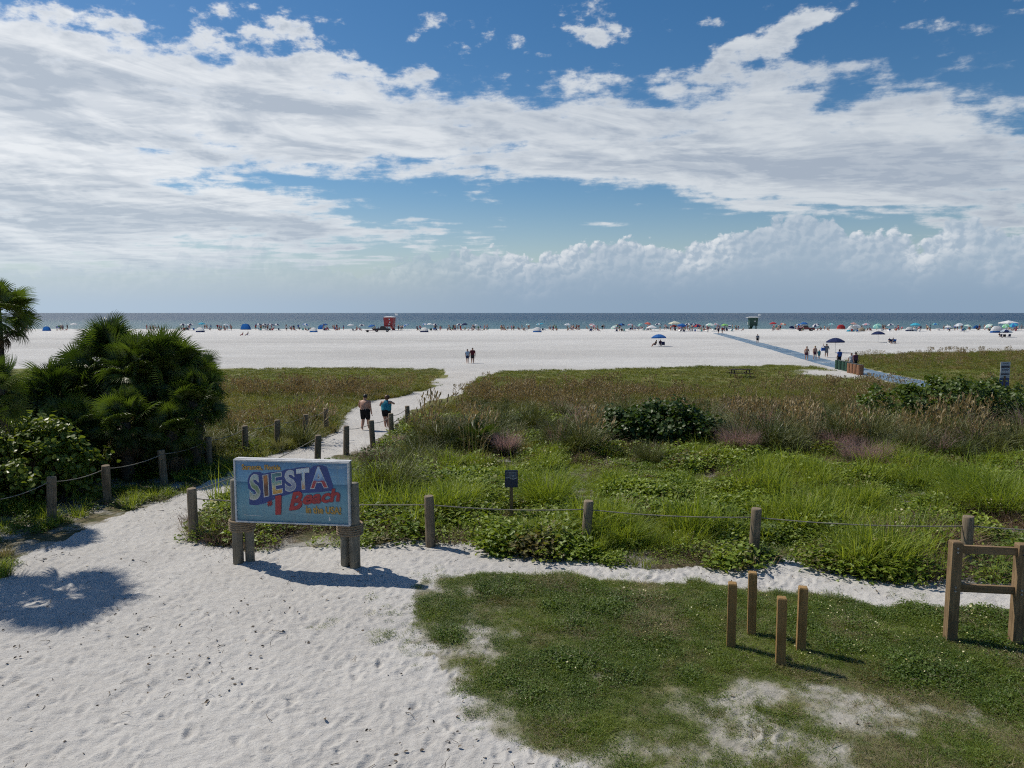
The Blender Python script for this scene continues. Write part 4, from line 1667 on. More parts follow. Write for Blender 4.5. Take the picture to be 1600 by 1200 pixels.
# ------------------------------------------------------------------ seagrape thickets and other single plants
def bush(name, label, lobes, nleaf, leafsize, mat, cat='bush', group=None, seed=0, round_leaf=True):
    """lobes: (x, y, z, rx, ry, rz) in metres from the base point given by the first lobe's ground spot"""
    r = random.Random(seed)
    bx, by = lobes[0][0], lobes[0][1]
    z0 = gzf(bx, by)
    root = thing(name, label, cat, (bx, by, z0), 0, group)
    tw = MB()
    mb = MB()
    vol = [l[3] * l[5] for l in lobes]
    for (x, y, z, rx, ry, rz), v in zip(lobes, vol):
        c = Vector((x - bx, y - by, z - z0))
        n = int(nleaf * v / sum(vol))
        tips = []
        for k in range(max(6, n // 60)):
            d = Vector((r.gauss(0, 1), r.gauss(0, 1), abs(r.gauss(0.3, 0.8)))).normalized()
            tip = c + Vector((d.x * rx, d.y * ry, d.z * rz)) * r.uniform(0.85, 1.18)
            tips.append(tip)
            base_ = Vector((c.x * 0.6 + r.gauss(0, 0.15), c.y * 0.6 + r.gauss(0, 0.15), -0.1))
            midp = base_.lerp(tip, 0.55) + Vector((0, 0, 0.12))
            tw.tube([base_, midp, tip], [0.026, 0.015, 0.006], 5, caps=False)
        for k in range(n):
            if r.random() < 0.55:
                t = r.choice(tips)
                p = t + Vector((r.gauss(0, 0.16), r.gauss(0, 0.16), r.gauss(-0.04, 0.13)))
            else:
                d = Vector((r.gauss(0, 1), r.gauss(0, 1), r.gauss(0.1, 1))).normalized()
                q = r.uniform(0.55, 1.0)
                p = c + Vector((d.x * rx * q, d.y * ry * q, d.z * rz * q))
            if p.z < 0.05:
                p.z = r.uniform(0.05, 0.3)
            out = (p - c)
            nn = out.normalized() * 0.5 + Vector((r.gauss(0, 0.6), r.gauss(0, 0.6), 0.6))
            L = leafsize * r.uniform(0.7, 1.25)
            up = Vector((r.gauss(0, 1), r.gauss(0, 1), r.gauss(0.3, 0.5)))
            leaf(mb, p, nn, up, L, L * (1.0 if round_leaf else 0.5), 0, sides=6, fold=0.1)
    mb.build('crown', mat, root)
    tw.build('branches', MATS['bark'], root)
    return root


def lobe_px(px, py, Y, rpx, rpy, depth=1.0):
    x, y, z = at_dist(px, py, Y)
    k = Y / F
    return (x, y, z, rpx * k, rpx * k * depth, rpy * k)


bush('seagrape_bush', 'sunlit seagrape bush with round glossy leaves at the left edge',
     [lobe_px(45, 730, 21.6, 80, 62), lobe_px(5, 690, 22.0, 60, 45), lobe_px(105, 728, 21.9, 48, 42), lobe_px(70, 690, 22.2, 48, 38),
      lobe_px(20, 775, 21.2, 60, 36), lobe_px(-60, 720, 21.2, 70, 75), lobe_px(128, 765, 21.6, 26, 24)], 7000, 0.15, MATS['seagrape leaf'], seed=1)
bush('seagrape_thicket', 'dark seagrape thicket in the middle of the dune grasses',
     [lobe_px(1038, 672, 31, 60, 32, 0.7), lobe_px(985, 674, 31, 40, 26, 0.7), lobe_px(1088, 674, 31, 32, 24, 0.7), lobe_px(1008, 646, 31.6, 24, 19), lobe_px(1046, 640, 31.6, 22, 16),
      lobe_px(1080, 648, 31.6, 19, 15), lobe_px(966, 650, 31.6, 18, 15), lobe_px(1108, 662, 31.2, 13, 12), lobe_px(943, 688, 30.4, 18, 15)], 4300, 0.17, MATS['seagrape dark'], seed=2)
bush('seagrape_thicket', 'dark seagrape thicket at the right edge below the blue and white notice board',
     [lobe_px(1480, 632, 36, 74, 36), lobe_px(1394, 632, 36, 46, 27), lobe_px(1560, 634, 36, 62, 34), lobe_px(1476, 606, 37, 30, 17), lobe_px(1540, 612, 37, 34, 18),
      lobe_px(1640, 630, 36, 50, 34)], 6200, 0.17, MATS['seagrape dark'], seed=3)
bush('dune_shrub', 'rounded dark green shrub at the edge of the sand strip left of the wooden frame',
     [lobe_px(1365, 875, 16.3, 55, 32), lobe_px(1320, 890, 15.9, 35, 18), lobe_px(1430, 895, 15.8, 42, 16)], 2600, 0.06, MATS['vine dark'], cat='shrub', seed=4, round_leaf=False)


def tussock(name, label, px, py, h, w, mats, n, seed, cat='grass clump', group=None, width=0.012, pinkshare=0.0, lean=1.0):
    p = G3(px, py)
    root = thing(name, label, cat, p, 0, group)
    mb = MB()
    blade_clump(mb, int(n * 1.4), (h * 0.5, h * 1.15), w * 0.35, min(w * 0.62, h * 0.6) * lean, width * 1.15, 3, seed=seed, droop=0.45)
    mb.build('blades', mats[0], root)
    if len(mats) > 1:
        mb = MB()
        blade_clump(mb, int(n * 1.3), (h * 0.95, h * 1.55), w * 0.38, min(w * 0.5, h * 0.5), width * 1.1, 3, seed=seed + 50, droop=0.3)
        mb.build('plumes', mats[1], root)
    return root


M = MATS
gp_pink = 'pink flowering grass clumps'
tussock('pink_grass', 'pink-plumed grass clump left of centre among the dune grasses', 789, 712, 0.85, 1.15, [M['tussock green'], M['pink plume']], 420, 201, group=gp_pink)
tussock('pink_grass', 'pink-plumed grass clump beside the right end of the middle seagrape thicket', 1155, 708, 0.95, 1.75, [M['tussock green'], M['pink plume']], 620, 202, group=gp_pink)
tussock('pink_grass', 'widest pink-plumed grass clump, right of the dune centre', 1352, 726, 0.80, 2.0, [M['tussock green'], M['pink plume']], 680, 203, group=gp_pink)
tussock('pink_grass', 'pink-plumed grass clump just behind the widest one', 1305, 708, 0.85, 1.4, [M['tussock grey'], M['pink plume']], 420, 204, group=gp_pink)
tussock('pink_grass', 'small pink-plumed clump by the path below the woman in blue', 622, 694, 0.62, 0.6, [M['pink plume']], 200, 205, group=gp_pink)
gt = 'large grass clumps in the dune'
tussock('grass_clump', 'large dark bunch grass right behind the beach sign', 612, 768, 1.7, 1.9, [M['tussock green']], 700, 211, group=gt, width=0.013)
tussock('grass_clump', 'grey bunch grass between the beach sign and the path posts', 655, 728, 1.4, 1.9, [M['tussock grey']], 500, 212, group=gt)
tussock('grass_clump', 'bright tall grass clump right of the small navy sign', 855, 795, 1.7, 1.6, [M['tall grass']], 620, 213, group=gt, width=0.016)
tussock('grass_clump', 'bright arching grass around the fence post at the centre', 858, 848, 1.05, 1.3, [M['tall grass']], 260, 214, group=gt, width=0.016)
tussock('grass_clump', 'bright grass clump right of the centre fence post', 972, 850, 1.15, 1.4, [M['tall grass']], 300, 215, group=gt, width=0.016)
tussock('grass_clump', 'grey-green clump in front of the middle seagrape thicket', 1014, 722, 1.1, 1.3, [M['tussock green']], 380, 216, group=gt)
tussock('grass_clump', 'pale drooping reed clump growing out of the rounded shrub', 1345, 890, 1.15, 0.8, [M['tall grass']], 120, 217, group=gt, width=0.03)
tussock('grass_clump', 'tall bright grass at the right edge behind the wooden frame', 1560, 800, 1.7, 2.6, [M['tall grass']], 800, 218, group=gt, width=0.018)
tussock('grass_clump', 'dark bunch grass at the right end of the dune grasses', 1480, 718, 1.5, 2.2, [M['tussock green']], 480, 219, group=gt)
tussock('grass_clump', 'grey bunch grass below the right seagrape thicket', 1410, 716, 1.35, 1.9, [M['tussock grey']], 380, 220, group=gt)
tussock('grass_clump', 'dark bunch grass right of the pink clump near the middle thicket', 1225, 710, 1.35, 1.9, [M['tussock green']], 420, 221, group=gt)
tussock('grass_clump', 'bright tall grass left of the small navy sign', 712, 790, 1.2, 1.9, [M['tall grass']], 480, 231, group=gt, width=0.016)
tussock('grass_clump', 'dark bunch grass at the path side left of the young fan palms', 690, 690, 1.2, 1.6, [M['tussock green']], 420, 232, group=gt)
tussock('grass_clump', 'dark bunch grass left of the middle seagrape thicket', 880, 700, 1.3, 1.9, [M['tussock green']], 420, 233, group=gt)
tussock('grass_clump', 'wispy grass at the foot of the corner post left of the sign', 325, 838, 0.7, 0.9, [M['tall grass']], 90, 222, group=gt, width=0.012)
tussock('grass_clump', 'grass tuft behind the beach sign near the path', 545, 735, 0.7, 0.9, [M['tall grass']], 180, 223, group=gt, width=0.013)
tussock('grass_clump', 'small straw-coloured tuft on sand at the left edge', 8, 868, 0.38, 0.5, [M['straw']], 160, 224, group=gt, width=0.008)


def spiky(label, px, py, s, n, seed):
    p = G3(px, py)
    root = thing('small_fan_palm', label, 'palm', p, 0, 'young palms in the dune')
    r = random.Random(seed)
    for k in range(n):
        t = (k + .5) / n
        e = rad(80 - 75 * t) + r.gauss(0, .1)
        a = k * 2.4
        q = Matrix.Rotation(a, 3, 'Z') @ Matrix.Rotation(-e, 3, 'Y') @ Matrix.Rotation(r.gauss(0, .4), 3, 'X')
        k_ = s * r.uniform(.8, 1.1)
        link('frond', FAN[k % 2], root, (0, 0, 0.05), q.to_euler(), (k_, k_, k_))


spiky('young fan palm standing in the dune grasses above the pink clump', 742, 706, 0.72, 16, 1)
spiky('smaller young fan palm just left of the other one in the dune', 705, 702, 0.5, 12, 2)


# ------------------------------------------------------------------ beach mat, bins, picnic table
def build_mat():
    pts = [Vector((x, y, 0)) for x, y in MAT_LINE]
    fine = []
    for a, b in zip(pts[:-1], pts[1:]):
        n = max(2, int((b - a).length / 3))
        for k in range(n):
            fine.append(a.lerp(b, k / n))
    fine.append(pts[-1])
    root = thing('access_mat', 'long blue roll-out access mat crossing the sand to the crowd', 'beach mat', (fine[0].x, fine[0].y, 0), 0)
    m, t, b = new_mat('blue mat')
    g = t.nodes.new('ShaderNodeNewGeometry')
    n = nz(E(g.outputs['Position']), 0.25, 5, 0.65)
    n2 = nz(E(g.outputs['Position']), 6.0, 3, 0.6)
    c = mixc(sstep(n * 0.7 + n2 * 0.3, 0.35, 0.7), (0.055, 0.115, 0.19), (0.17, 0.24, 0.31))
    drift = sstep(nz(E(g.outputs['Position']), 0.5, 5, 0.7), 0.54, 0.68) * 0.7
    c = mixc(drift, c, (0.42, 0.41, 0.39))
    t.links.new(c.s, b.inputs['Base Color'])
    b.inputs['Roughness'].default_value = 0.85
    for sgn in (-1, 1):
        mb = MB()
        vs_ = []
        for i, p in enumerate(fine):
            d = (fine[min(i + 1, len(fine) - 1)] - fine[max(i - 1, 0)]).normalized()
            s = Vector((d.y, -d.x, 0)) * sgn
            z = gzf(p.x, p.y) + 0.045
            for o_, dz_ in ((0.02, 0), (1.38, 0), (1.38, -0.08)):
                q = p + s * o_
                vs_.append((q.x - fine[0].x, q.y - fine[0].y, z + dz_ + random.uniform(-.008, .008)))
        fs_ = []
        for i in range(len(fine) - 1):
            for k in range(2):
                a = i * 3 + k
                f = (a, a + 1, a + 4, a + 3)
                fs_.append(f if sgn > 0 else f[::-1])
        mb.add(vs_, fs_)
        mb.build('mat_strip', m, root)


build_mat()


def barrel(px, py, col, label, group, w=0.55, h=0.92, slats=True):
    p = G3(px, py)
    root = thing('bin', label, 'bin', p, random.uniform(0, 1), group)
    mb = MB()
    mb.tube([(0, 0, 0), (0, 0, h * 0.5), (0, 0, h - 0.04)], [w / 2 * 0.93, w / 2 * 0.95, w / 2 * 0.94], 14)
    mb.build('drum', col, root, smooth=True)
    n = 16
    sl = MB()
    sl.box((0, 0, 0), (0.09, 0.025, h))
    me = sl.mesh('slat', col)
    for k in range(n):
        a = 2 * PI * k / n
        link('slat', me, root, (math.cos(a) * w / 2, math.sin(a) * w / 2, h / 2 + random.uniform(0, 0.015)), (0, 0, a + PI / 2))
    mb = MB()
    mb.tube([(0, 0, h - 0.05), (0, 0, h + 0.03)], [w / 2 * 0.9, w / 2 * 0.85], 14)
    mb.build('lid', plain('bin lid', (0.10, 0.10, 0.09), 0.6), root)


gcol = plain('bin green', (0.025, 0.075, 0.050), 0.6)
bcol = plain('bin brown', (0.26, 0.125, 0.065), 0.7)
for k, (px, py) in enumerate(((1309, 577), (1314, 578), (1319.5, 579), (1324.5, 580))):
    barrel(px, py, gcol, ['green slatted bin farthest left beside the mat', 'second green slatted bin beside the mat', 'third green slatted bin beside the mat',
                          'green slatted bin next to the brown bins'][k], 'green bins')
for k, (px, py) in enumerate(((1328.5, 582), (1333, 583), (1338, 584.5), (1343.5, 586))):
    barrel(px, py, bcol, ['brown slatted bin next to the green bins', 'second brown slatted bin beside the mat', 'third brown slatted bin beside the mat',
                          'brown slatted bin nearest the viewer at the mat'][k], 'brown bins', 0.58, 0.95)

p = G3(1156, 590)
pt = thing('picnic_table', 'dark wooden picnic table standing alone in the meadow', 'picnic table', p, rad(4))
dw = wood('dark plank', (0.035, 0.027, 0.020), (0.085, 0.065, 0.05), 20)


def plank(nm_, c, s):
    mb = MB()
    mb.box((0, 0, 0), s)
    mb.build(nm_, dw, pt, c)


for k in range(5):
    plank('tabletop_plank', (0, -0.31 + 0.155 * k, 0.75), (1.95, 0.14, 0.04))
for sy in (-1, 1):
    for k in range(2):
        plank('bench_plank', (0, sy * (0.66 + 0.14 * k), 0.45), (1.95, 0.125, 0.04))
for sx in (-0.7, 0.7):
    plank('bench_support', (sx, 0, 0.40), (0.05, 1.6, 0.09))
    plank('table_support', (sx, 0, 0.70), (0.05, 0.74, 0.07))
    for sy in (-1, 1):
        mb = MB()
        mb.tube([(sx + 0.05, sy * 0.28, 0.70), (sx + 0.05, sy * 0.58, -0.03)], 0.05, 4)
        mb.build('leg', dw, pt)
# ------------------------------------------------------------------ people
def skin_mesh(name, nodes, edges, mat, sub=1):
    """one continuous body surface grown round a jointed skeleton; nodes: key -> (pos, radius)"""
    keys = list(nodes)
    me = bpy.data.meshes.new(name)
    me.from_pydata([nodes[k][0] for k in keys], [(keys.index(a), keys.index(b)) for a, b in edges], [])
    o = bpy.data.objects.new(name, me)
    C.objects.link(o)
    md = o.modifiers.new('skin', 'SKIN')
    md.use_smooth_shade = True
    lay = me.skin_vertices[0].data
    for i, k in enumerate(keys):
        r = nodes[k][1]
        lay[i].radius = r if hasattr(r, '__len__') else (r, r)
        lay[i].use_root = (i == 0)
    sm = o.modifiers.new('sub', 'SUBSURF')
    sm.levels = sub
    sm.render_levels = sub
    dg = bpy.context.evaluated_depsgraph_get()
    out = bpy.data.meshes.new_from_object(o.evaluated_get(dg))
    out.name = name
    bpy.data.objects.remove(o)
    bpy.data.meshes.remove(me)
    out.materials.clear()
    out.materials.append(mat)
    out.polygons.foreach_set('use_smooth', [True] * len(out.polygons))
    return out


def lerp3(a, b, t):
    return tuple(a[i] + (b[i] - a[i]) * t for i in range(3))


def skeleton(pose='stand', wide=1.0, arms=None, legs=None, bend=(0, 0, 0), head=(0, 0, 0)):
    """figure about 1.75 tall facing +y; returns joints. arms/legs override joints"""
    w = wide
    J = {'pel': ((0, 0, 0.95), (0.165 * w, 0.130 * w)), 'bel': ((0, 0, 1.10), (0.165 * w, 0.130 * w)), 'che': ((0, 0.0, 1.30), (0.190 * w, 0.140 * w)),
         'nck': ((0, 0.0, 1.47), 0.058), 'hd0': ((0, 0.015, 1.56), 0.090), 'hd1': ((0, 0.02, 1.65), 0.108), 'hd2': ((0, 0.012, 1.735), 0.070)}
    A = {'sl': (-0.19 * w, 0, 1.41), 'el': (-0.27 * w, -0.02, 1.14), 'wl': (-0.27 * w, 0.06, 0.90), 'ml': (-0.27 * w, 0.10, 0.80),
         'sr': (0.19 * w, 0, 1.41), 'er': (0.27 * w, -0.02, 1.14), 'wr': (0.27 * w, 0.06, 0.90), 'mr': (0.27 * w, 0.10, 0.80)}
    Lg = {'hl': (-0.095 * w, 0, 0.88), 'kl': (-0.105 * w, 0.02, 0.49), 'al': (-0.105 * w, -0.02, 0.09), 'tl': (-0.115 * w, 0.15, 0.035),
          'hr': (0.095 * w, 0, 0.88), 'kr': (0.105 * w, 0.02, 0.49), 'ar': (0.105 * w, -0.02, 0.09), 'tr': (0.115 * w, 0.15, 0.035)}
    if arms:
        A.update(arms)
    if legs:
        Lg.update(legs)
    ra = {'s': 0.074, 'e': 0.052, 'w': 0.037, 'm': 0.038}
    rl = {'h': 0.105 * w, 'k': 0.070 * w, 'a': 0.046, 't': 0.040}
    for k, p in A.items():
        J[k] = (p, ra[k[0]])
    for k, p in Lg.items():
        J[k] = (p, rl[k[0]])
    for s in 'lr':
        J['q' + s] = (lerp3(J['h' + s][0], J['k' + s][0], 0.5), 0.090 * w)
        J['c' + s] = (lerp3(J['k' + s][0], J['a' + s][0], 0.35), 0.070 * w)
    # lean of the upper body
    for k in ('che', 'nck', 'hd0', 'hd1', 'hd2', 'sl', 'el', 'wl', 'ml', 'sr', 'er', 'wr', 'mr', 'bel'):
        (x, y, z), r = J[k]
        t = (z - 0.95)
        J[k] = ((x + bend[0] * t, y + bend[1] * t, z + bend[2] * t), r)
    for k in ('hd0', 'hd1', 'hd2'):
        (x, y, z), r = J[k]
        t = (z - 1.47) / 0.25
        J[k] = ((x + head[0] * t, y + head[1] * t, z + head[2] * t), r)
    return J


EDG = [('pel', 'bel'), ('bel', 'che'), ('che', 'nck'), ('nck', 'hd0'), ('hd0', 'hd1'), ('hd1', 'hd2')] + \
      [e for s in 'lr' for e in (('che', 's' + s), ('s' + s, 'e' + s), ('e' + s, 'w' + s), ('w' + s, 'm' + s), ('pel', 'h' + s), ('h' + s, 'q' + s),
                                 ('q' + s, 'k' + s), ('k' + s, 'c' + s), ('c' + s, 'a' + s), ('a' + s, 't' + s))]


def garment(name, body, J, rules, mat, g):
    """cloth cut from the body's own surface: faces nearest the listed bones, let out by g; rules: bone -> (t0, t1)"""
    nv = len(body.vertices)
    co = np.empty(nv * 3)
    body.vertices.foreach_get('co', co)
    co = co.reshape(-1, 3)
    nn = np.array([v.normal[:] for v in body.vertices])
    fc = np.array([p.center[:] for p in body.polygons])
    best = np.full(len(fc), 1e9)
    keep = np.zeros(len(fc), bool)
    for e in EDG:
        p, q = np.array(J[e[0]][0]), np.array(J[e[1]][0])
        d = q - p
        t = np.clip(((fc - p) @ d) / (d @ d), 0, 1)
        ra_, rb_ = (np.mean(J[k][1]) for k in e)
        dist = np.linalg.norm(fc - p - t[:, None] * d, axis=1) / (ra_ + (rb_ - ra_) * t)
        near_ = dist < best
        best = np.where(near_, dist, best)
        lo, hi = rules.get(e, (2, -1))
        keep = np.where(near_, (t >= lo) & (t <= hi), keep)
    keep &= best < 1.5
    idx = {}
    vs_, fs_ = [], []
    for p in body.polygons:
        if not keep[p.index]:
            continue
        f = []
        for v in p.vertices:
            if v not in idx:
                idx[v] = len(vs_)
                vs_.append(tuple(co[v] + nn[v] * g))
            f.append(idx[v])
        fs_.append(f)
    me = bpy.data.meshes.new(name)
    me.from_pydata(vs_, [], fs_)
    me.materials.append(mat)
    me.polygons.foreach_set('use_smooth', [True] * len(me.polygons))
    me.update()
    return me


def shorts_mesh(body, J, long, mat):
    R = {('pel', 'bel'): (0, 0.5), ('pel', 'hl'): (0, 1), ('pel', 'hr'): (0, 1), ('hl', 'ql'): (0, min(1, long * 2)), ('hr', 'qr'): (0, min(1, long * 2))}
    if long > 0.5:
        R[('ql', 'kl')] = R[('qr', 'kr')] = (0, long * 2 - 1)
    return garment('shorts', body, J, R, mat, 0.026)


def shirt_mesh(body, J, sleeves, mat):
    R = {('pel', 'bel'): (0.2, 1), ('bel', 'che'): (0, 1), ('che', 'nck'): (0, 0.6), ('che', 'sl'): (0, 1 if sleeves else 0.55), ('che', 'sr'): (0, 1 if sleeves else 0.55)}
    if sleeves:
        R[('sl', 'el')] = R[('sr', 'er')] = (0, 0.5)
    return garment('shirt', body, J, R, mat, 0.034)


def hair_mesh(name, J, mat, size=1.0, long=False):
    h = Vector(J['hd1'][0])
    mb = MB()
    n, m_ = 12, 7
    rx, ry, rz = 0.104 * size, 0.114 * size, 0.116 * size
    vs_ = []
    for i in range(m_ + 1):
        ph = PI * 0.72 * i / m_
        for k in range(n):
            a = 2 * PI * k / n
            front = max(0.0, math.sin(a))
            cut = 1.0 - 0.35 * front * (i / m_)
            q = ph * cut
            wob = 1 + 0.06 * math.sin(3 * a + i * 2.1)
            vs_.append((h.x + rx * wob * math.sin(q) * math.cos(a), h.y - 0.012 + ry * wob * math.sin(q) * math.sin(a), h.z + 0.015 + rz * math.cos(q) * wob))
    fs_ = [(i * n + k, (i + 1) * n + k, (i + 1) * n + (k + 1) % n, i * n + (k + 1) % n) for i in range(m_) for k in range(n)]
    mb.add(vs_, fs_)
    if long:
        mb.tube([h + Vector((0, -0.07, 0)), h + Vector((0, -0.10, -0.12)), h + Vector((0, -0.10, -0.26))], [0.07, 0.075, 0.03], 8)
    return mb.mesh(name, mat, True)


SKIN = [plain('skin %d' % i, c, 0.55, 0.06, 6) for i, c in enumerate(((0.44, 0.235, 0.16), (0.36, 0.18, 0.115), (0.52, 0.30, 0.215), (0.24, 0.12, 0.075)))]
HAIR = {'dark': plain('hair dark', (0.014, 0.010, 0.008), 0.6), 'brown': plain('hair brown', (0.10, 0.045, 0.02), 0.6), 'blond': plain('hair blond', (0.30, 0.19, 0.08), 0.6),
        'cap': plain('pale cap', (0.5, 0.5, 0.48), 0.8)}


def col_mat(name, c):
    return plain('cloth ' + name, c, 0.85, 0.12, 7, spec=0.2)


def hands(J, mat):
    """five short fingers on each hand, kept as part of the body mesh"""
    mb = MB()
    for s, sg in (('l', -1), ('r', 1)):
        w, m_ = Vector(J['w' + s][0]), Vector(J['m' + s][0])
        d = (m_ - w).normalized()
        side = Vector((0, 1, 0)) - d * d.y
        side = side.normalized() if side.length > 0.1 else Vector((1, 0, 0))
        inn = d.cross(side) * sg
        for k in range(4):
            b0 = m_ + side * (0.024 - 0.016 * k) + d * 0.015
            L = (0.070, 0.080, 0.075, 0.058)[k]
            mb.tube([b0, b0 + d * L * 0.6 + inn * 0.008, b0 + d * L + inn * 0.03], [0.0095, 0.009, 0.006], 5)
        b0 = w.lerp(m_, 0.6) + side * 0.03
        mb.tube([b0, b0 + side * 0.03 + d * 0.03, b0 + side * 0.035 + d * 0.065], [0.011, 0.010, 0.007], 5)
    return mb


def person_mesh(name, J, mat, sub=1, fingers=True):
    me = skin_mesh(name, J, EDG, mat, sub)
    if fingers:
        hm = hands(J, mat).mesh('fingers', mat, True)
        bm = bmesh.new()
        bm.from_mesh(me)
        bm.from_mesh(hm)
        bm.to_mesh(me)
        bm.free()
    return me


def person(label, loc, rotz, J, skin, hair, bottoms=None, top=None, height=1.75, group=None, extra=None, sub=2, hair_size=1.0, long_hair=False):
    root = thing('person', label, 'person', loc, rotz, group)
    k = height / 1.78
    root.scale = (k, k, k)
    body = person_mesh('body', J, skin, sub)
    link('body', body, root)
    if bottoms:
        link('shorts', shorts_mesh(body, J, bottoms[1], bottoms[0]), root)
    if top:
        link('shirt', shirt_mesh(body, J, top[1], top[0]), root)
    link('hair', hair_mesh('hair', J, hair, hair_size, long_hair), root)
    return root


def walk_legs(st=0.25):
    return {'kl': (-0.10, st * 0.75, 0.50), 'al': (-0.10, st * 0.85, 0.10), 'tl': (-0.10, st * 0.85 + 0.16, 0.06),
            'kr': (0.10, -st * 0.1, 0.49), 'ar': (0.10, -st * 0.95, 0.13), 'tr': (0.10, -st * 0.95 + 0.13, 0.035)}


# the two walkers on the path, seen from behind
J = skeleton(wide=1.22, bend=(-0.04, 0.06, 0), head=(0.04, 0.05, -0.02),
             arms={'el': (-0.30, 0.02, 1.13), 'wl': (-0.22, 0.22, 1.06), 'ml': (-0.16, 0.28, 1.06), 'er': (0.29, -0.02, 1.12), 'wr': (0.31, 0.02, 0.88), 'mr': (0.315, 0.05, 0.78)},
             legs={'kl': (-0.12, 0.05, 0.49), 'al': (-0.13, -0.12, 0.10), 'tl': (-0.14, 0.02, 0.035), 'kr': (0.13, 0.08, 0.49), 'ar': (0.15, 0.08, 0.09), 'tr': (0.17, 0.24, 0.035)})
person('shirtless man in black shorts walking away up the sandy path', G3(571, 672), rad(-8), J, SKIN[0], HAIR['dark'], (col_mat('black', (0.010, 0.010, 0.012)), 0.85), None, 1.80)
J = skeleton(wide=1.30, bend=(0.02, 0.03, 0), head=(0.03, 0.04, -0.02),
             arms={'el': (-0.36, 0.02, 1.20), 'wl': (-0.30, 0.20, 1.16), 'ml': (-0.24, 0.26, 1.16), 'er': (0.44, 0.06, 1.30), 'wr': (0.26, 0.24, 1.33), 'mr': (0.18, 0.27, 1.35)},
             legs={'kl': (-0.08, 0.04, 0.49), 'al': (-0.05, -0.05, 0.09), 'tl': (-0.05, 0.10, 0.035), 'kr': (0.09, 0.10, 0.50), 'ar': (0.05, 0.04, 0.09), 'tr': (0.06, 0.19, 0.035)})
person('woman in a turquoise tank top and black shorts walking away on the path', G3(604, 669), rad(-6), J, SKIN[0], HAIR['brown'],
       (col_mat('black', (0.010, 0.010, 0.012)), 0.62), (col_mat('turquoise', (0.03, 0.22, 0.30)), False), 1.66, hair_size=1.28)

# couple on the open beach, walking towards the viewer
J = skeleton(wide=1.0, legs=walk_legs(0.18))
person('left walker of the couple on open sand, pale blue top and dark shorts', G3(730.5, 568), rad(175), J, SKIN[0], HAIR['brown'], (col_mat('navy', (0.02, 0.03, 0.07)), 0.6),
       (col_mat('pale blue', (0.28, 0.36, 0.46)), True), 1.66, 'couple on the open sand', sub=1)
person('right walker of the couple on open sand, dark red shirt', G3(738.5, 568), rad(185), skeleton(wide=1.08, legs=walk_legs(0.16)), SKIN[1], HAIR['dark'],
       (col_mat('dark grey', (0.03, 0.03, 0.035)), 0.8), (col_mat('maroon', (0.085, 0.015, 0.02)), True), 1.80, 'couple on the open sand', sub=1)

# people on the mat
gm = 'people walking on the access mat'
CL = {'red': (0.30, 0.03, 0.03), 'blue': (0.04, 0.10, 0.32), 'white': (0.6, 0.6, 0.6), 'black': (0.010, 0.010, 0.012), 'teal': (0.04, 0.22, 0.25), 'navy': (0.02, 0.03, 0.07),
      'grey': (0.20, 0.20, 0.21), 'pink': (0.45, 0.15, 0.2), 'plum': (0.11, 0.04, 0.06), 'green': (0.05, 0.18, 0.08)}


def cm_(n):
    return col_mat(n, CL[n])


person('bare-chested walker farthest left on the mat, dark red shorts', G3(1260, 563), rad(170), skeleton(legs=walk_legs(0.2)), SKIN[0], HAIR['brown'], (cm_('plum'), 0.5), None, 1.74, gm, sub=1)
person('bare-shouldered walker second from left on the mat', G3(1273, 562), rad(185), skeleton(legs=walk_legs(0.15)), SKIN[0], HAIR['blond'], (cm_('plum'), 0.45), None, 1.74, gm, sub=1)
person('small child in teal between the walkers on the mat', G3(1279.5, 561), rad(180), skeleton(wide=1.0), SKIN[2], HAIR['blond'], (cm_('teal'), 0.6), (cm_('teal'), True), 1.2, gm, sub=1)
J = skeleton(wide=1.1, arms={'el': (-0.30, 0.05, 1.16), 'wl': (-0.26, 0.25, 1.10), 'ml': (-0.24, 0.33, 1.10), 'er': (0.40, 0.05, 1.42), 'wr': (0.46, 0.05, 1.66), 'mr': (0.47, 0.05, 1.75)}, legs=walk_legs(0.15))
person('walker loaded with beach gear beside the mat, arm raised', G3(1291, 558), rad(180), J, SKIN[1], HAIR['dark'], (cm_('grey'), 0.8), (cm_('grey'), True), 1.78, gm, sub=1)
person('walker in a blue shirt heading to the bins on the mat', G3(1311, 571), rad(20), skeleton(wide=1.1, legs=walk_legs(0.2)), SKIN[1], HAIR['dark'], (cm_('black'), 0.9), (cm_('blue'), True), 1.78, gm, sub=1)
person('person in white standing behind the brown bins', G3(1329.5, 577), rad(160), skeleton(wide=1.1), SKIN[0], HAIR['brown'], (cm_('white'), 0.8), (cm_('white'), True), 1.66, 'pair behind the bins', sub=1)
person('person in dark red standing behind the brown bins', G3(1336, 577.5), rad(200), skeleton(wide=1.1), SKIN[1], HAIR['dark'], (cm_('black'), 0.8), (cm_('plum'), True), 1.78, 'pair behind the bins', sub=1)
person('lone walker with a towel on the sand right of the mat', G3(1183.5, 536), rad(170), skeleton(wide=1.15, legs=walk_legs(0.18)), SKIN[0], HAIR['brown'], (cm_('black'), 0.8),
       (cm_('grey'), True), 1.75, sub=1)

# gear carried by the loaded walker
x, y = gp(1291, 558)
mb = MB()
mb.box((0, 0, 0), (0.5, 0.28, 0.42), taper=0.85)
mb.tube([(-0.2, 0, 0.2), (-0.1, 0, 0.42), (0.1, 0, 0.42), (0.2, 0, 0.2)], 0.02, 6)
tag(mb.build('beach_bag', cm_('blue'), None, (x - 0.5, y - 0.1, 1.05)), 'blue beach bag carried by the loaded walker', 'bag')


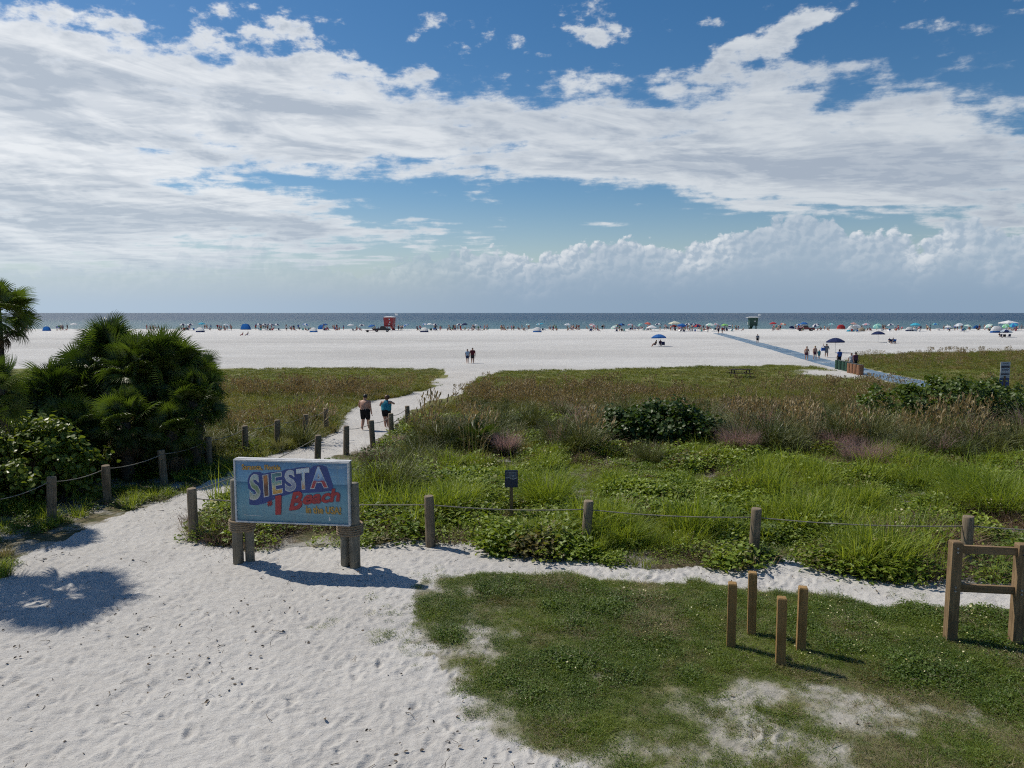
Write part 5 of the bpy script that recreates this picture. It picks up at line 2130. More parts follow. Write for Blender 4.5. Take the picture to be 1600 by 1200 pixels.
# ------------------------------------------------------------------ beach furniture (shared meshes, one object per thing)
def canopy_mesh(R=1.0, H=0.42, n=8):
    mb = MB()
    for k in range(n):
        a0, a1 = 2 * PI * k / n, 2 * PI * (k + 1) / n
        vs_ = [(0, 0, H)]
        for t in (0.35, 0.7, 1.0):
            z = H * (1 - t ** 1.9)
            for a in (a0, (a0 + a1) / 2, a1):
                rr_ = R * t * (0.975 if a not in (a0, a1) else 1.0)
                vs_.append((rr_ * math.cos(a), rr_ * math.sin(a), z - (0.03 * t if a not in (a0, a1) else 0)))
        fs_ = [(0, 1, 2), (0, 2, 3)]
        for q in range(2):
            o = 1 + q * 3
            fs_ += [(o, o + 3, o + 4, o + 1), (o + 1, o + 4, o + 5, o + 2)]
        vs_ += [(R * math.cos(a0), R * math.sin(a0), -0.13), (R * math.cos(a1), R * math.sin(a1), -0.13)]
        fs_.append((7, 10, 11, 9))
        mb.add(vs_, fs_, k % 2)
    return mb.mesh('canopy', [cloth('blank', (0.5, 0.5, 0.5)), cloth('blank', (0.5, 0.5, 0.5))])


UM_CAN = canopy_mesh()
mb = MB()
mb.tube([(0, 0, -0.3), (0, 0, 2.35)], [0.022, 0.018], 6)
UM_POLE = mb.mesh('pole', plain('pole white', (0.6, 0.6, 0.6), 0.4), True)
COL = {'white': (0.72, 0.73, 0.74), 'navy': (0.018, 0.03, 0.10), 'blue': (0.03, 0.14, 0.42), 'cyan': (0.06, 0.40, 0.55), 'pale': (0.42, 0.50, 0.58), 'mint': (0.38, 0.62, 0.52),
       'red': (0.42, 0.05, 0.06), 'coral': (0.60, 0.20, 0.16), 'pink': (0.55, 0.30, 0.34), 'green': (0.18, 0.45, 0.20), 'lime': (0.32, 0.60, 0.14), 'teal': (0.16, 0.42, 0.42),
       'beige': (0.50, 0.42, 0.33), 'black': (0.015, 0.015, 0.018), 'orange': (0.60, 0.28, 0.08), 'cream': (0.65, 0.66, 0.55)}


def cc(n):
    return cloth('canvas ' + n, COL[n])


ROWY = 515.5


def umbrella(px, py, c1, c2, label, dia=2.0, h=2.15, tilt=(0, 0), group='beach umbrellas'):
    x, y = gp(px, py)
    root = thing('beach_umbrella', label, 'umbrella', (x, y, gzf(x, y)), random.uniform(0, 1), group)
    root.rotation_euler = (tilt[1], tilt[0], random.uniform(0, 0.7))
    s = dia * 1.12 / 2
    o = link('canopy', UM_CAN, root, (0, 0, h - 0.42 * s), (0, 0, 0), (s, s, s))
    over(o, cc(c1), cc(c2))
    link('pole', UM_POLE, root, (0, 0, 0), (0, 0, 0), (1, 1, h / 2.35))


def dome_mesh():
    mb = MB()
    n, m_ = 12, 6
    for i in range(m_):
        for k in range(n):
            q = []
            for (ii, kk) in ((i, k), (i, k + 1), (i + 1, k + 1), (i + 1, k)):
                ph = PI / 2 * ii / m_
                a = PI * 1.25 * kk / n + PI * 0.875 + PI
                bul = 1 + 0.05 * math.cos(4 * a)
                q.append((1.15 * math.cos(ph) ** 0.8 * math.cos(a) * bul, 0.95 * math.cos(ph) ** 0.8 * math.sin(a) * bul, 1.35 * math.sin(ph)))
            mb.add(q, [(0, 1, 2, 3)], 1 if i == 0 else 0)
    return mb.mesh('shell', [cloth('blank', (0.5, 0.5, 0.5)), cloth('blank', (0.5, 0.5, 0.5))], True)


DOME = dome_mesh()
mb = MB()
mb.box((0, 0, 0.02), (2.0, 1.5, 0.04))
DOME_FLOOR = mb.mesh('floor_sheet', plain('tent floor', (0.05, 0.06, 0.09), 0.8))


def dome(px, py, c1, c2, label, w=2.3, rot=None):
    x, y = gp(px, py)
    root = thing('pop_up_tent', label, 'tent', (x, y, gzf(x, y)), rad(-20) if rot is None else rot, 'pop-up tents on the beach')
    s = w / 2.3
    o = link('shell', DOME, root, (0, 0, 0), (0, 0, 0), (s, s, s))
    over(o, cc(c1), cc(c2))
    link('floor_sheet', DOME_FLOOR, root, (0, 0, 0), (0, 0, 0), (s, s, s))


def canopy_tent(px, py, c, label, w=3.0, h=2.3):
    x, y = gp(px, py)
    root = thing('canopy_tent', label, 'canopy', (x, y, gzf(x, y)), rad(8), 'canopy tents on the beach')
    mb = MB()
    a = w / 2
    vs_ = [(-a, -a, h), (a, -a, h), (a, a, h), (-a, a, h), (0, 0, h + 0.75), (-a, -a, h - 0.28), (a, -a, h - 0.28), (a, a, h - 0.28), (-a, a, h - 0.28)]
    mb.add(vs_, [(0, 1, 4), (1, 2, 4), (2, 3, 4), (3, 0, 4), (5, 6, 1, 0), (6, 7, 2, 1), (7, 8, 3, 2), (8, 5, 0, 3)])
    mb.build('roof', cc(c), root)
    for sx in (-1, 1):
        for sy in (-1, 1):
            mb = MB()
            mb.tube([(sx * (a - .04), sy * (a - .04), -.1), (sx * (a - .04), sy * (a - .04), h)], 0.03, 5)
            mb.build('leg', plain('pole white', (0.6, 0.6, 0.6)), root)


def chair_parts():
    fr_ = MB()
    for sx in (-0.28, 0.28):
        fr_.tube([(sx, -0.35, 0.02), (sx, 0.30, 0.28), (sx, 0.42, 0.62)], 0.018, 5)
        fr_.tube([(sx, 0.40, 0.02), (sx, -0.28, 0.30), (sx, -0.33, 0.50), (sx, 0.15, 0.52)], 0.018, 5)
    f = fr_.mesh('chair_frame', plain('chair tube', (0.45, 0.45, 0.46), 0.35, metal=0.6))
    st = MB()
    st.box((0, 0.0, 0.26), (0.54, 0.50, 0.03))
    s = st.mesh('seat', cloth('blank', (0.5, 0.5, 0.5)))
    bk = MB()
    bk.box((0, 0, 0), (0.54, 0.03, 0.62), Matrix.Rotation(rad(-22), 3, 'X'))
    b = bk.mesh('backrest', cloth('blank', (0.5, 0.5, 0.5)))
    return f, s, b


CH = chair_parts()


def chair(px, py, c, label, rot, group='folding chairs on the beach'):
    x, y = gp(px, py)
    root = thing('beach_chair', label, 'chair', (x, y, gzf(x, y)), rot, group)
    link('chair_frame', CH[0], root)
    over(link('seat', CH[1], root), cc(c))
    over(link('backrest', CH[2], root, (0, 0.36, 0.56)), cc(c))


# shared small figures for the crowd
def sit_skeleton():
    J = skeleton(bend=(0, -0.25, -0.03),
                 legs={'hl': (-0.10, 0.05, 0.90), 'kl': (-0.12, 0.45, 1.02), 'al': (-0.12, 0.62, 0.62), 'tl': (-0.12, 0.78, 0.58),
                       'hr': (0.10, 0.05, 0.90), 'kr': (0.12, 0.45, 1.00), 'ar': (0.12, 0.65, 0.62), 'tr': (0.12, 0.81, 0.58)},
                 arms={'el': (-0.28, 0.08, 1.14), 'wl': (-0.24, 0.30, 1.08), 'ml': (-0.22, 0.38, 1.06), 'er': (0.28, 0.08, 1.14), 'wr': (0.24, 0.30, 1.08), 'mr': (0.22, 0.38, 1.06)})
    return {k: ((p[0], p[1], p[2] - 0.56), r) for k, (p, r) in J.items()}


CROWD = []
for nm_, JJ in (('stand', skeleton()), ('walk', skeleton(legs=walk_legs(0.22), wide=1.05)),
                ('akimbo', skeleton(wide=1.1, arms={'el': (-0.42, -0.03, 1.18), 'wl': (-0.22, 0.06, 1.02), 'ml': (-0.17, 0.08, 1.00), 'er': (0.40, 0.1, 1.25), 'wr': (0.35, 0.25, 1.45), 'mr': (0.33, 0.28, 1.53)})),
                ('sit', sit_skeleton())):
    bd = person_mesh('body', JJ, SKIN[0], 1, False)
    CROWD.append((nm_, bd, shorts_mesh(bd, JJ, 0.6, SKIN[0]), shirt_mesh(bd, JJ, True, SKIN[0]), hair_mesh('hair', JJ, HAIR['dark'])))
CLN = list(CL)


MARKS = [(40, 'left of the palm thicket'), (100, 'behind the palm thicket'), (240, 'right behind the palms'), (292, 'by the two dark umbrellas near the palms'), (330, 'by the cyan umbrella near the palms'),
         (370, 'by the low blue windbreak'), (418, 'under the four rental umbrellas'), (456, 'right of the rental umbrellas'), (495, 'by the lone white dome tent'), (525, 'right of the tilted blue umbrella'),
         (560, 'near the red trailer'), (608, 'by the red lifeguard tower'), (640, 'just right of the red lifeguard tower'), (670, 'by the tent right of the red tower'), (705, 'left of the white and navy pair'),
         (735, 'straight above the couple'), (785, 'between the couple and the middle dome tent'), (835, 'by the middle dome tent'), (885, 'under the pale lavender umbrella'), (925, 'by the pink and white umbrella'),
         (968, 'by the dark blue umbrella with chairs'), (1005, 'by the coral umbrella'), (1055, 'in the dense umbrella group'), (1085, 'at the right of the dense umbrella group'), (1110, 'by the mint umbrella'),
         (1130, 'by the end of the mat'), (1165, 'by the green lifeguard tower'), (1212, 'by the red umbrella near the green tower'), (1255, 'by the dark red truck'), (1295, 'left of the red shelter'),
         (1335, 'by the cyan-based dome tent'), (1375, 'by the tilted mint umbrella'), (1400, 'left of the twin dome tents'), (1440, 'right of the twin dome tents'), (1482, 'by the flat white umbrella'),
         (1515, 'by the blue shelter near the right edge'), (1545, 'left of the big white canopy'), (1580, 'by the big white canopy')]


def near_what(px):
    return min(MARKS, key=lambda t: abs(t[0] - px))[1]


def figure(px, py, pose, label, group, rot=None, h=None, shirt=None, top=None):
    x, y = gp(px, py)
    _, b, s, t, hr_ = CROWD[pose]
    root = thing('person', label, 'person', (x, y, max(gzf(x, y), -0.6)), random.uniform(0, 6.28) if rot is None else rot, group)
    k = h or random.uniform(0.9, 1.03)
    root.scale = (k, k, k)
    over(link('body', b, root), random.choice(SKIN))
    sc_ = random.choice(CLN)
    over(link('shorts', s, root), cm_(sc_))
    if top or (shirt is None and random.random() < 0.45):
        top = top or random.choice(CLN)
        over(link('shirt', t, root), cm_(top))
    if label is None:
        how = ('standing', 'walking', 'hand-on-hip', 'seated')[pose]
        root['label'] = 'tiny %s beachgoer in %s %s' % (how, ('%s top' % top) if top else ('%s shorts' % sc_), near_what(px))
    over(link('hair', hr_, root), random.choice(list(HAIR.values())))
    return root


# ------------------------------------------------------------------ lifeguard towers
def tower(px, py, body, label, roof_over, w, h, green=False):
    x, y = gp(px, py)
    root = thing('lifeguard_tower', label, 'lifeguard tower', (x, y, gzf(x, y)), rad(-8))
    wh = plain('tower white', (0.66, 0.66, 0.65), 0.5)
    leg_h = 1.25
    for sx in (-1, 1):
        for sy in (-1, 1):
            mb = MB()
            mb.box((sx * w * 0.40, sy * w * 0.40, leg_h / 2 - 0.1), (0.18, 0.18, leg_h + 0.2))
            mb.build('leg', body, root)
    mb = MB()
    mb.box((0, 0, leg_h + 0.06), (w + 0.5, w + 0.9, 0.12))
    mb.build('deck', body, root)
    cab = MB()
    a, b_ = w / 2 * 0.94, w / 2 * 1.06
    z0, z1 = leg_h + 0.12, h - 0.3
    vs_ = [(sx * a, sy * a, z0) for sy in (-1, 1) for sx in (-1, 1)] + [(sx * b_, sy * b_, z1) for sy in (-1, 1) for sx in (-1, 1)]
    cab.add(vs_, [(0, 2, 3, 1), (4, 5, 7, 6), (0, 1, 5, 4), (2, 6, 7, 3), (0, 4, 6, 2), (1, 3, 7, 5)])
    cb = cab.build('cabin', body, root)
    n = 8
    bat = MB()
    bat.box((0, 0, 0), (0.035, 0.03, z1 - z0 - 0.1))
    bme = bat.mesh('batten', body)
    for k in range(n):
        link('batten', bme, cb, (-a * 0.92 + k * a * 1.84 / (n - 1), -a - 0.04 - 0.03, (z0 + z1) / 2), (rad(2.2), 0, 0))
    mb = MB()
    mb.box((0, 0, h - 0.23), (w + roof_over, w + roof_over, 0.12))
    mb.box((0, 0, h - 0.08), (w + roof_over * 0.5, w + roof_over * 0.5, 0.18), taper=0.6)
    mb.build('roof', wh, root)
    if green:
        mb = MB()
        mb.box((0.5, -a - 0.13, z0 + 1.5), (0.4, 0.05, 0.55))
        mb.build('window', wh, cb)
        mb = MB()
        mb.box((-w * 0.62, -0.3, leg_h + 0.9), (0.06, 0.5, 1.0))
        mb.build('notice', wh, root)
    else:
        for k, (zx, zz) in enumerate(((0.18, 0.78), (0.36, 0.46), (0.05, 0.22))):
            mb = MB()
            mb.box((zx + 0.25, -b_ - 0.05, z0 + (z1 - z0) * zz), (0.34, 0.05, 0.42))
            mb.build('window', wh, cb)
    # ramp and rails on the seaward side
    mb = MB()
    mb.box((0, w * 0.5 + 1.7, leg_h * 0.5), (1.1, 2.9, 0.08), Matrix.Rotation(rad(-24), 3, 'X'))
    mb.build('ramp', body, root)
    mb = MB()
    for sx in (-1, 1):
        mb.tube([(sx * (w / 2 + 0.2), w / 2 + 0.4, leg_h + 1.0), (sx * (w / 2 + 0.2), -w / 2 - 0.35, leg_h + 1.0), (sx * (w / 2 + 0.2), -w / 2 - 0.35, leg_h)], 0.03, 5)
    mb.build('rail', wh, root)
    mb = MB()
    mb.tube([(w * 0.62, 0, leg_h), (w * 0.62, 0, h + 1.1)], 0.035, 6)
    fp = mb.build('flagpole', wh, root)
    mb = MB()
    nx = 8
    vs_ = [(w * 0.62 + 0.04 + 0.11 * k, 0.07 * math.sin(k * 1.1), h + 1.05 - 0.02 * k - (0.62 if q else 0)) for q in (0, 1) for k in range(nx)]
    mb.add(vs_, [(k, k + 1, nx + k + 1, nx + k) for k in range(nx - 1)])
    mb.build('flag', cc('white'), fp)


tower(609, 516, plain('tower red', (0.30, 0.026, 0.030), 0.5, 0.1, 2), 'red wooden lifeguard tower with white roof and flag at the waterline', 0.5, 3.1, 4.6)
tower(1176, 513, plain('tower green', (0.012, 0.060, 0.045), 0.5, 0.1, 2), 'dark green lifeguard tower with wide white roof at the waterline', 1.5, 3.0, 4.6, True)


# ------------------------------------------------------------------ vehicles
def truck(px, py, col, label, rot, L=5.2):
    x, y = gp(px, py)
    root = thing('pickup_truck', label, 'pickup truck', (x, y, gzf(x, y)), rot, 'beach patrol trucks')
    prof = [(-2.6, 0.45), (-2.6, 1.05), (-0.75, 1.08), (-0.65, 1.12), (-0.35, 1.75), (0.75, 1.78), (1.35, 1.15), (2.45, 1.02), (2.6, 0.85), (2.6, 0.45)]
    mb = MB()
    vs_ = [(a, -0.92, z) for a, z in prof] + [(a, 0.92, z) for a, z in prof]
    n = len(prof)
    mb.add(vs_, [tuple(range(n)), tuple(range(2 * n - 1, n - 1, -1))] + [(k, n + k, n + (k + 1) % n, (k + 1) % n) for k in range(n)])
    me = mb.mesh('body', col)
    bm = bmesh.new()
    bm.from_mesh(me)
    bmesh.ops.recalc_face_normals(bm, faces=bm.faces[:])
    bm.to_mesh(me)
    bm.free()
    body = link('body', me, root)
    gm_ = plain('dark glass', (0.015, 0.018, 0.02), 0.1)
    mb = MB()
    for sy in (-0.93, 0.93):
        mb.add([(-0.5, sy, 1.2), (1.15, sy, 1.2), (0.70, sy, 1.68), (-0.28, sy, 1.68)], [(0, 1, 2, 3)])
    mb.build('window', gm_, body)
    mb = MB()
    mb.box((1.07, 0, 1.46), (0.03, 1.6, 0.55), Matrix.Rotation(rad(-43), 3, 'Y'))
    mb.build('windscreen', gm_, body)
    for sx in (-1.6, 1.6):
        for sy in (-0.85, 0.85):
            mb = MB()
            mb.tube([(0, -0.13, 0), (0, 0.13, 0)], 0.40, 16)
            w_ = mb.build('wheel', plain('tyre', (0.015, 0.015, 0.015), 0.8), root, (sx, sy, 0.40))
            mb = MB()
            mb.tube([(0, -0.14, 0), (0, 0.14, 0)], 0.2, 10)
            mb.build('rim', plain('rim', (0.35, 0.35, 0.36), 0.4, metal=0.7), w_)


truck(597, 518.5, plain('truck black', (0.02, 0.016, 0.018), 0.3), 'dark pickup truck parked left of the red lifeguard tower', rad(6))
truck(1259, 517, plain('truck red', (0.14, 0.018, 0.022), 0.3), 'dark red pickup truck among the umbrellas right of the green tower', rad(172))
x, y = gp(578, 519)
tr_ = thing('flat_trailer', 'low red trailer coupled to the dark pickup truck', 'trailer', (x, y, 0), rad(6))
mb = MB()
mb.box((0, 0, 0.55), (2.6, 1.5, 0.12))
mb.tube([(1.3, 0, 0.52), (2.3, 0, 0.5)], 0.05, 6)
mb.build('bed', plain('truck red', (0.14, 0.018, 0.022)), tr_)
for sy in (-0.8, 0.8):
    mb = MB()
    mb.tube([(-0.7, sy - 0.1, 0.33), (-0.7, sy + 0.1, 0.33)], 0.33, 14)
    mb.build('wheel', plain('tyre', (0.015, 0.015, 0.015)), tr_)


# ------------------------------------------------------------------ the row of umbrellas and tents at the water
U = [  # px, base py, colours, label, diameter, height, tilt
    (116, 515, 'white', 'white', 'white umbrella left of the palm thicket at the waterline', 2.0, 2.3, 0),
    (286, 516, 'navy', 'white', 'left of the two dark umbrellas just right of the palm thicket', 2.1, 2.3, 0),
    (297.5, 516, 'navy', 'white', 'right of the two dark umbrellas just right of the palm thicket', 2.1, 2.3, 0),
    (315.5, 516, 'cyan', 'cyan', 'bright cyan umbrella behind a white tent near the palm thicket', 2.0, 2.6, 0),
    (352, 516, 'white', 'pale', 'tilted white umbrella left of the rental row', 1.9, 2.2, 0.25),
    (404, 516, 'navy', 'white', 'first of the four blue and white rental umbrellas left of the red tower', 2.0, 2.3, 0),
    (413, 516, 'navy', 'white', 'second of the four blue and white rental umbrellas left of the red tower', 2.0, 2.3, 0),
    (422.5, 516, 'navy', 'white', 'third of the four blue and white rental umbrellas left of the red tower', 2.0, 2.3, 0),
    (432, 516.5, 'navy', 'white', 'fourth of the four blue and white rental umbrellas left of the red tower', 2.0, 2.3, 0),
    (476, 516, 'blue', 'white', 'tilted blue umbrella left of a lone white dome tent', 2.0, 2.3, 0.2),
    (509, 516, 'blue', 'navy', 'tilted blue umbrella right of a lone white dome tent', 2.0, 2.3, -0.25),
    (548, 516.5, 'white', 'white', 'white umbrella standing alone left of the red tower', 1.9, 2.2, 0),
    (566, 517, 'white', 'navy', 'white-topped umbrella beside the red trailer', 1.9, 2.2, 0),
    (582, 516, 'blue', 'blue', 'blue umbrella behind the dark pickup truck', 2.2, 1.9, -0.2),
    (637, 516, 'pale', 'blue', 'tilted pale blue umbrella right of the red tower', 1.9, 2.1, -0.4),
    (664, 515, 'blue', 'white', 'blue umbrella directly behind a dome tent right of the red tower', 1.8, 2.2, 0),
    (671.5, 516, 'white', 'white', 'white umbrella right of the dome tent nearest the red tower', 1.9, 2.4, 0),
    (678, 516, 'navy', 'white', 'navy umbrella third right of the red tower tent', 1.9, 2.3, 0.15),
    (718, 516, 'white', 'navy', 'left umbrella of the white and navy pair above the couple', 2.0, 2.3, 0),
    (727, 516, 'navy', 'navy', 'right umbrella of the white and navy pair above the couple', 2.0, 2.4, -0.15),
    (744, 516, 'pale', 'white', 'small faded umbrella right of the couple', 1.3, 2.0, 0),
    (825, 516, 'white', 'teal', 'small white umbrella left of the central dome tent', 1.5, 2.1, 0),
    (842, 516, 'cyan', 'white', 'left cyan umbrella behind the central dome tent', 1.5, 2.3, 0),
    (846.5, 516, 'cyan', 'cyan', 'right cyan umbrella behind the central dome tent', 1.2, 2.4, 0),
    (887, 516, 'pale', 'white', 'pale lavender-blue umbrella in the central crowd', 2.2, 2.3, 0),
    (924, 517, 'pink', 'white', 'pink and white umbrella in the central crowd', 2.1, 2.4, 0.3),
    (962, 517.5, 'mint', 'white', 'pale green umbrella left of the dark blue one', 1.9, 1.9, -0.5),
    (971, 517.5, 'navy', 'blue', 'dark blue umbrella with chairs under it in the central crowd', 2.1, 2.5, 0),
    (985, 516, 'pink', 'pale', 'faded pink umbrella right of the dark blue one', 1.8, 2.2, 0),
    (1004, 516, 'teal', 'mint', 'tilted pale teal umbrella next to the coral one', 1.7, 2.4, -0.5),
    (1011, 516, 'coral', 'coral', 'coral red umbrella left of the white shelter', 1.9, 2.7, 0.2),
    (1029, 517.5, 'navy', 'white', 'navy umbrella right behind the white shelter', 1.9, 2.6, 0),
    (1053, 516.5, 'red', 'red', 'red umbrella under the large pale green one', 2.0, 1.9, 0),
    (1065, 518, 'blue', 'blue', 'big bright blue umbrella in the dense group left of the mat', 2.6, 2.5, 0.1),
    (1075, 517, 'navy', 'white', 'left of two striped navy umbrellas in the dense group', 1.9, 2.5, 0),
    (1083, 517, 'navy', 'pale', 'right of two striped navy umbrellas in the dense group', 1.9, 2.5, 0),
    (1090, 518, 'red', 'navy', 'red, white and blue umbrella at the right of the dense group', 2.4, 2.3, -0.15),
    (1109, 518, 'mint', 'white', 'mint green umbrella left of where the mat ends', 2.5, 2.6, 0),
    (1118.5, 516, 'pink', 'white', 'small pink umbrella above the end of the mat', 1.5, 2.3, 0),
    (1132, 517, 'lime', 'green', 'lime green umbrella right of the end of the mat', 2.0, 2.3, 0),
    (1142, 517, 'navy', 'white', 'steeply tilted blue and white umbrella left of the green tower', 2.0, 2.0, -0.7),
    (1208, 515, 'red', 'red', 'red umbrella right of the green tower', 2.1, 2.6, 0),
    (1222, 515, 'coral', 'cream', 'multicoloured umbrella right of the red one by the green tower', 1.8, 2.3, 0.2),
    (1256, 513, 'blue', 'blue', 'blue umbrella behind the dark red truck', 2.6, 2.6, 0),
    (1248, 516, 'pale', 'blue', 'pale blue umbrella left of the dark red truck', 1.9, 2.2, 0),
    (1276, 516, 'navy', 'white', 'steeply tilted white and navy umbrella right of the dark red truck', 2.1, 2.4, -0.45),
    (1299, 515.5, 'teal', 'pale', 'small dull teal umbrella between the truck and the red shelter', 1.8, 2.3, 0),
    (1331, 517, 'pink', 'beige', 'pinkish umbrella behind the blue and white dome tent', 1.9, 2.8, 0.3),
    (1337, 518, 'pale', 'white', 'pale umbrella leaning over the blue and white dome tent', 2.6, 2.2, 0.25),
    (1353, 517, 'pink', 'pale', 'faded mauve umbrella right of the blue and white dome tent', 2.2, 2.5, 0),
    (1373, 517, 'mint', 'teal', 'tilted mint umbrella above the open sand on the right', 2.3, 2.6, -0.7),
    (1393, 517, 'white', 'navy', 'white umbrella left of the twin white dome tents', 1.9, 2.4, -0.2),
    (1430, 518, 'cyan', 'cyan', 'cyan umbrella above the twin white dome tents', 2.7, 2.7, 0),
    (1461, 516, 'blue', 'teal', 'faint blue umbrella right of the cyan one', 1.9, 2.4, 0),
    (1481, 517, 'white', 'white', 'flat white umbrella in front of the right crowd', 2.0, 1.7, 0.1),
    (1500, 518, 'white', 'pale', 'white scalloped umbrella right of the flat white one', 2.1, 2.7, -0.35),
    (1511, 516.5, 'white', 'mint', 'thin white umbrella leaning right in the right crowd', 2.0, 2.0, 0.15),
    (1548, 517, 'mint', 'white', 'tilted pale umbrella left of the big white canopy', 2.0, 2.4, -0.5),
    (1573, 517, 'mint', 'green', 'mint umbrella under the big white canopy', 1.9, 2.4, -0.6),
    (1586, 517, 'blue', 'cyan', 'bright blue umbrella right of the big white canopy', 2.4, 2.8, -0.5),
    # nearer, on the open sand
    (1029.5, 541, 'blue', 'blue', 'blue umbrella alone on the open sand with loungers under it', 2.3, 2.1, 0),
    (1305, 551, 'navy', 'navy', 'navy umbrella on open sand behind the people on the mat', 2.3, 2.2, 0),
    (1372, 535, 'navy', 'navy', 'navy umbrella on open sand beside a seated pair', 2.2, 2.2, 0),
    (1571, 527, 'navy', 'pale', 'faded navy umbrella nearest at the right edge of the beach', 2.4, 1.9, 0.1),
]
for px, py, c1, c2, lab, dia, h, tl in U:
    near_ = py > 525
    umbrella(px, py, c1, c2, lab, dia, h, (tl, random.uniform(-0.1, 0.05)), 'umbrellas on the open sand' if near_ else 'umbrellas along the waterline')
for px, py, c1, c2, lab, w in (
        (73, 517, 'blue', 'blue', 'blue tent by the waterline left of the palm thicket', 2.5), (313, 519, 'white', 'navy', 'white dome tent right of the palm thicket', 2.5),
        (490, 519, 'white', 'blue', 'lone white dome tent with blue base left of the red tower', 2.4), (663, 519, 'white', 'navy', 'white dome tent right of the red tower', 2.5),
        (839.5, 519, 'white', 'blue', 'white dome tent with bright blue base near the middle of the beach', 2.6), (1331.5, 518, 'white', 'cyan', 'large white dome tent with cyan base right of the dark red truck', 3.3),
        (1314, 514.5, 'red', 'coral', 'red shelter tent right of the dark red truck', 2.9), (1421, 517.5, 'white', 'navy', 'left of the twin white dome tents', 2.3),
        (1428.5, 517.5, 'white', 'pale', 'right of the twin white dome tents', 1.8), (1526, 512, 'blue', 'blue', 'blue shelter tent near the right edge', 2.4),
        (1346, 517.5, 'beige', 'beige', 'low beige shelter right of the cyan-based tent', 2.2), (384, 515, 'blue', 'blue', 'long low blue windbreak tent left of the rental umbrellas', 3.6),
        (502, 514.5, 'blue', 'blue', 'low blue shelter between the two tilted blue umbrellas', 2.6), (1237, 514.5, 'navy', 'white', 'small navy and white tent left of the dark red truck', 2.0),
        (1557, 520, 'white', 'blue', 'white tent with blue wall behind the nearest navy umbrella', 3.4)):
    dome(px, py, c1, c2, lab, w, rad(random.uniform(-30, 10)))
canopy_tent(1018.5, 518, 'white', 'low white shelter with blue wall left of the dense umbrella group', 2.6, 1.3)
canopy_tent(1054, 516.5, 'cream', 'large pale green canopy above the dense umbrella group', 3.2, 2.4)
canopy_tent(1575, 516.5, 'white', 'big white canopy near the right edge of the beach', 4.0, 2.6)

# chairs, each under or beside an umbrella
r = random.Random(3)
ch_list = []
for px, py, c1, c2, lab, dia, h, tl in U:
    if 530 > py > 515.6 and r.random() < 0.9:
        for _ in range(r.choice((1, 2, 2))):
            ch_list.append((px + r.uniform(-6, 6), py + r.uniform(0.2, 1.4)))
for px, py in ch_list:
    cq = r.choice(['navy', 'blue', 'navy', 'teal', 'black', 'red', 'white'])
    chair(px, py, cq, 'small %s folding chair %s' % (cq, near_what(px)), r.uniform(2.2, 4.0), 'chairs in the waterline crowd')
chair(1562, 527.5, 'navy', 'left dark chair under the nearest navy umbrella at the right edge', rad(200), 'dark chairs at the right edge')
chair(1576, 527.5, 'navy', 'right dark chair under the nearest navy umbrella at the right edge', rad(170), 'dark chairs at the right edge')
chair(1036, 541.5, 'navy', 'dark folding chair under the lone blue umbrella', rad(170), 'seats under the lone blue umbrella')
for px, c, lab in ((1390, 'navy', 'left'), (1396, 'blue', 'right')):
    chair(px, 537, c, '%s chair of the seated pair on open sand' % lab, rad(185), 'chairs of the seated pair')
figure(1390, 537, 3, 'left sitter of the pair in chairs on open sand', 'seated pair on open sand', rad(185), 0.95, top='navy')
figure(1396, 537, 3, 'right sitter of the pair in chairs on open sand', 'seated pair on open sand', rad(185), 0.95, top='grey')
figure(1024, 541.5, 3, 'sitter leaning back under the lone blue umbrella', 'sitters on open sand', rad(100), 0.95, top='black')
figure(1032, 541, 3, 'sitter in the shade of the lone blue umbrella', 'sitters on open sand', rad(180), 0.95, top='plum')
figure(379, 525, 3, 'left of two sunbathers on open sand right of the palms', 'sunbathers on open sand', rad(90), 0.9)
figure(387, 524.5, 3, 'right of two sunbathers on open sand right of the palms', 'sunbathers on open sand', rad(120), 0.9)
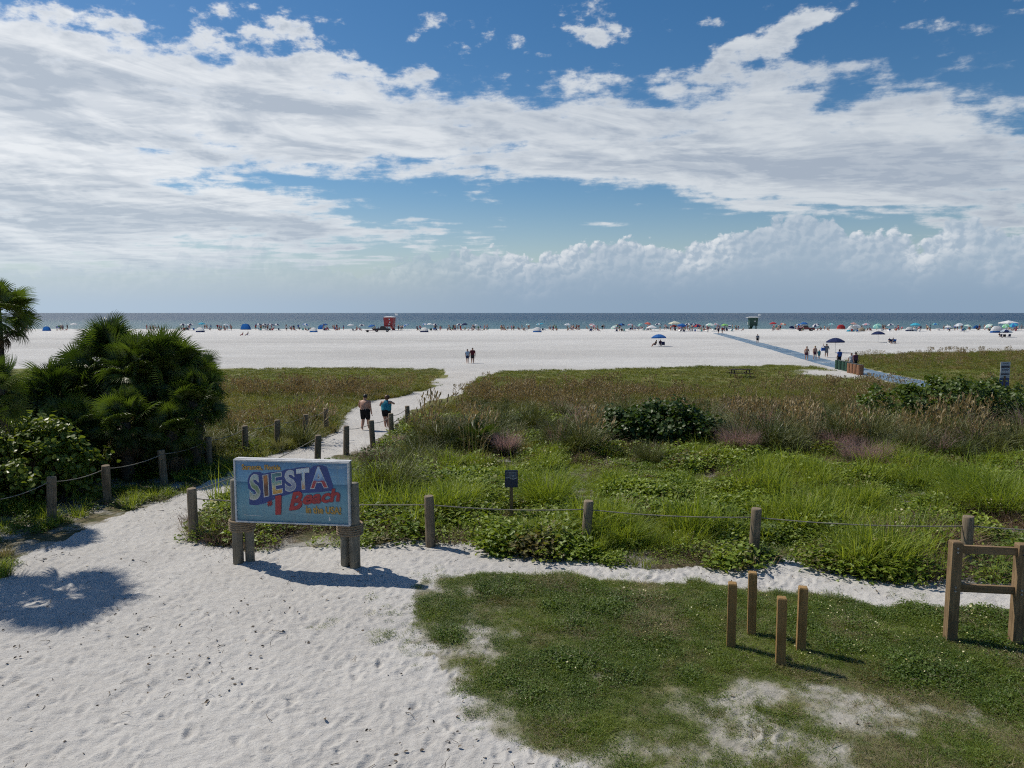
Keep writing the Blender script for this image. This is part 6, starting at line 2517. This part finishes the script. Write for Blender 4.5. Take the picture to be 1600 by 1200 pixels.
figure(1562, 527.4, 3, 'sitter in the left dark chair at the right edge', 'sitters on open sand', rad(200), 0.95, top='black')

r = random.Random(12)
clusters = [(40, 6, 4), (100, 12, 6), (240, 20, 5), (290, 10, 6), (325, 6, 3), (350, 12, 7), (415, 18, 8), (455, 14, 7), (480, 8, 3), (520, 14, 9), (562, 6, 3), (590, 12, 3),
            (626, 6, 4), (655, 10, 5), (685, 10, 5), (708, 10, 8), (745, 22, 10), (785, 22, 8), (820, 14, 7), (870, 18, 8), (900, 10, 8), (930, 14, 9), (968, 12, 7),
            (1000, 14, 7), (1050, 16, 10), (1075, 14, 9), (1100, 10, 7), (1127, 7, 8), (1150, 10, 4), (1215, 12, 6), (1250, 12, 5), (1290, 14, 4), (1345, 14, 6), (1380, 14, 6),
            (1405, 10, 6), (1445, 14, 6), (1485, 12, 6), (1515, 12, 5), (1540, 14, 6), (1580, 16, 7)]
for cx, sp_, n in clusters:
    for _ in range(int(n * 1.55)):
        px = cx + r.gauss(0, sp_ * 0.55)
        if r.random() < 0.6:
            figure(px, r.uniform(513.6, 517.0), r.choice([0, 0, 1, 2]), None, 'standing figures in the waterline crowd')
        else:
            figure(px, r.uniform(514.6, 517.6), 3, None, 'seated figures in the waterline crowd')
# a group standing where the mat ends
for k, (px, py, c, lab) in enumerate(((1106, 519, 'plum', 'figure in dark red left of the end of the mat'), (1122.5, 521.5, 'navy', 'figure in navy standing at the end of the mat'),
                                      (1128.5, 521, 'red', 'figure in red standing at the end of the mat'))):
    figure(px, py, k % 3, lab, 'people at the end of the mat', None, 1.02, top=c)

# ------------------------------------------------------------------ last look at labels: twins get told apart by their place
twins = {}
for o in C.objects:
    if o.parent is None and o.get('category'):
        twins.setdefault(o['label'], []).append(o)
for lab, os_ in twins.items():
    if len(os_) > 1:
        os_.sort(key=lambda o: o.location.x / o.location.y)
        for k, o in enumerate(os_):
            if len(lab.split()) > 14:
                continue
            o['label'] = lab + (', left one' if k == 0 else (', right one' if k == len(os_) - 1 else ', middle one'))
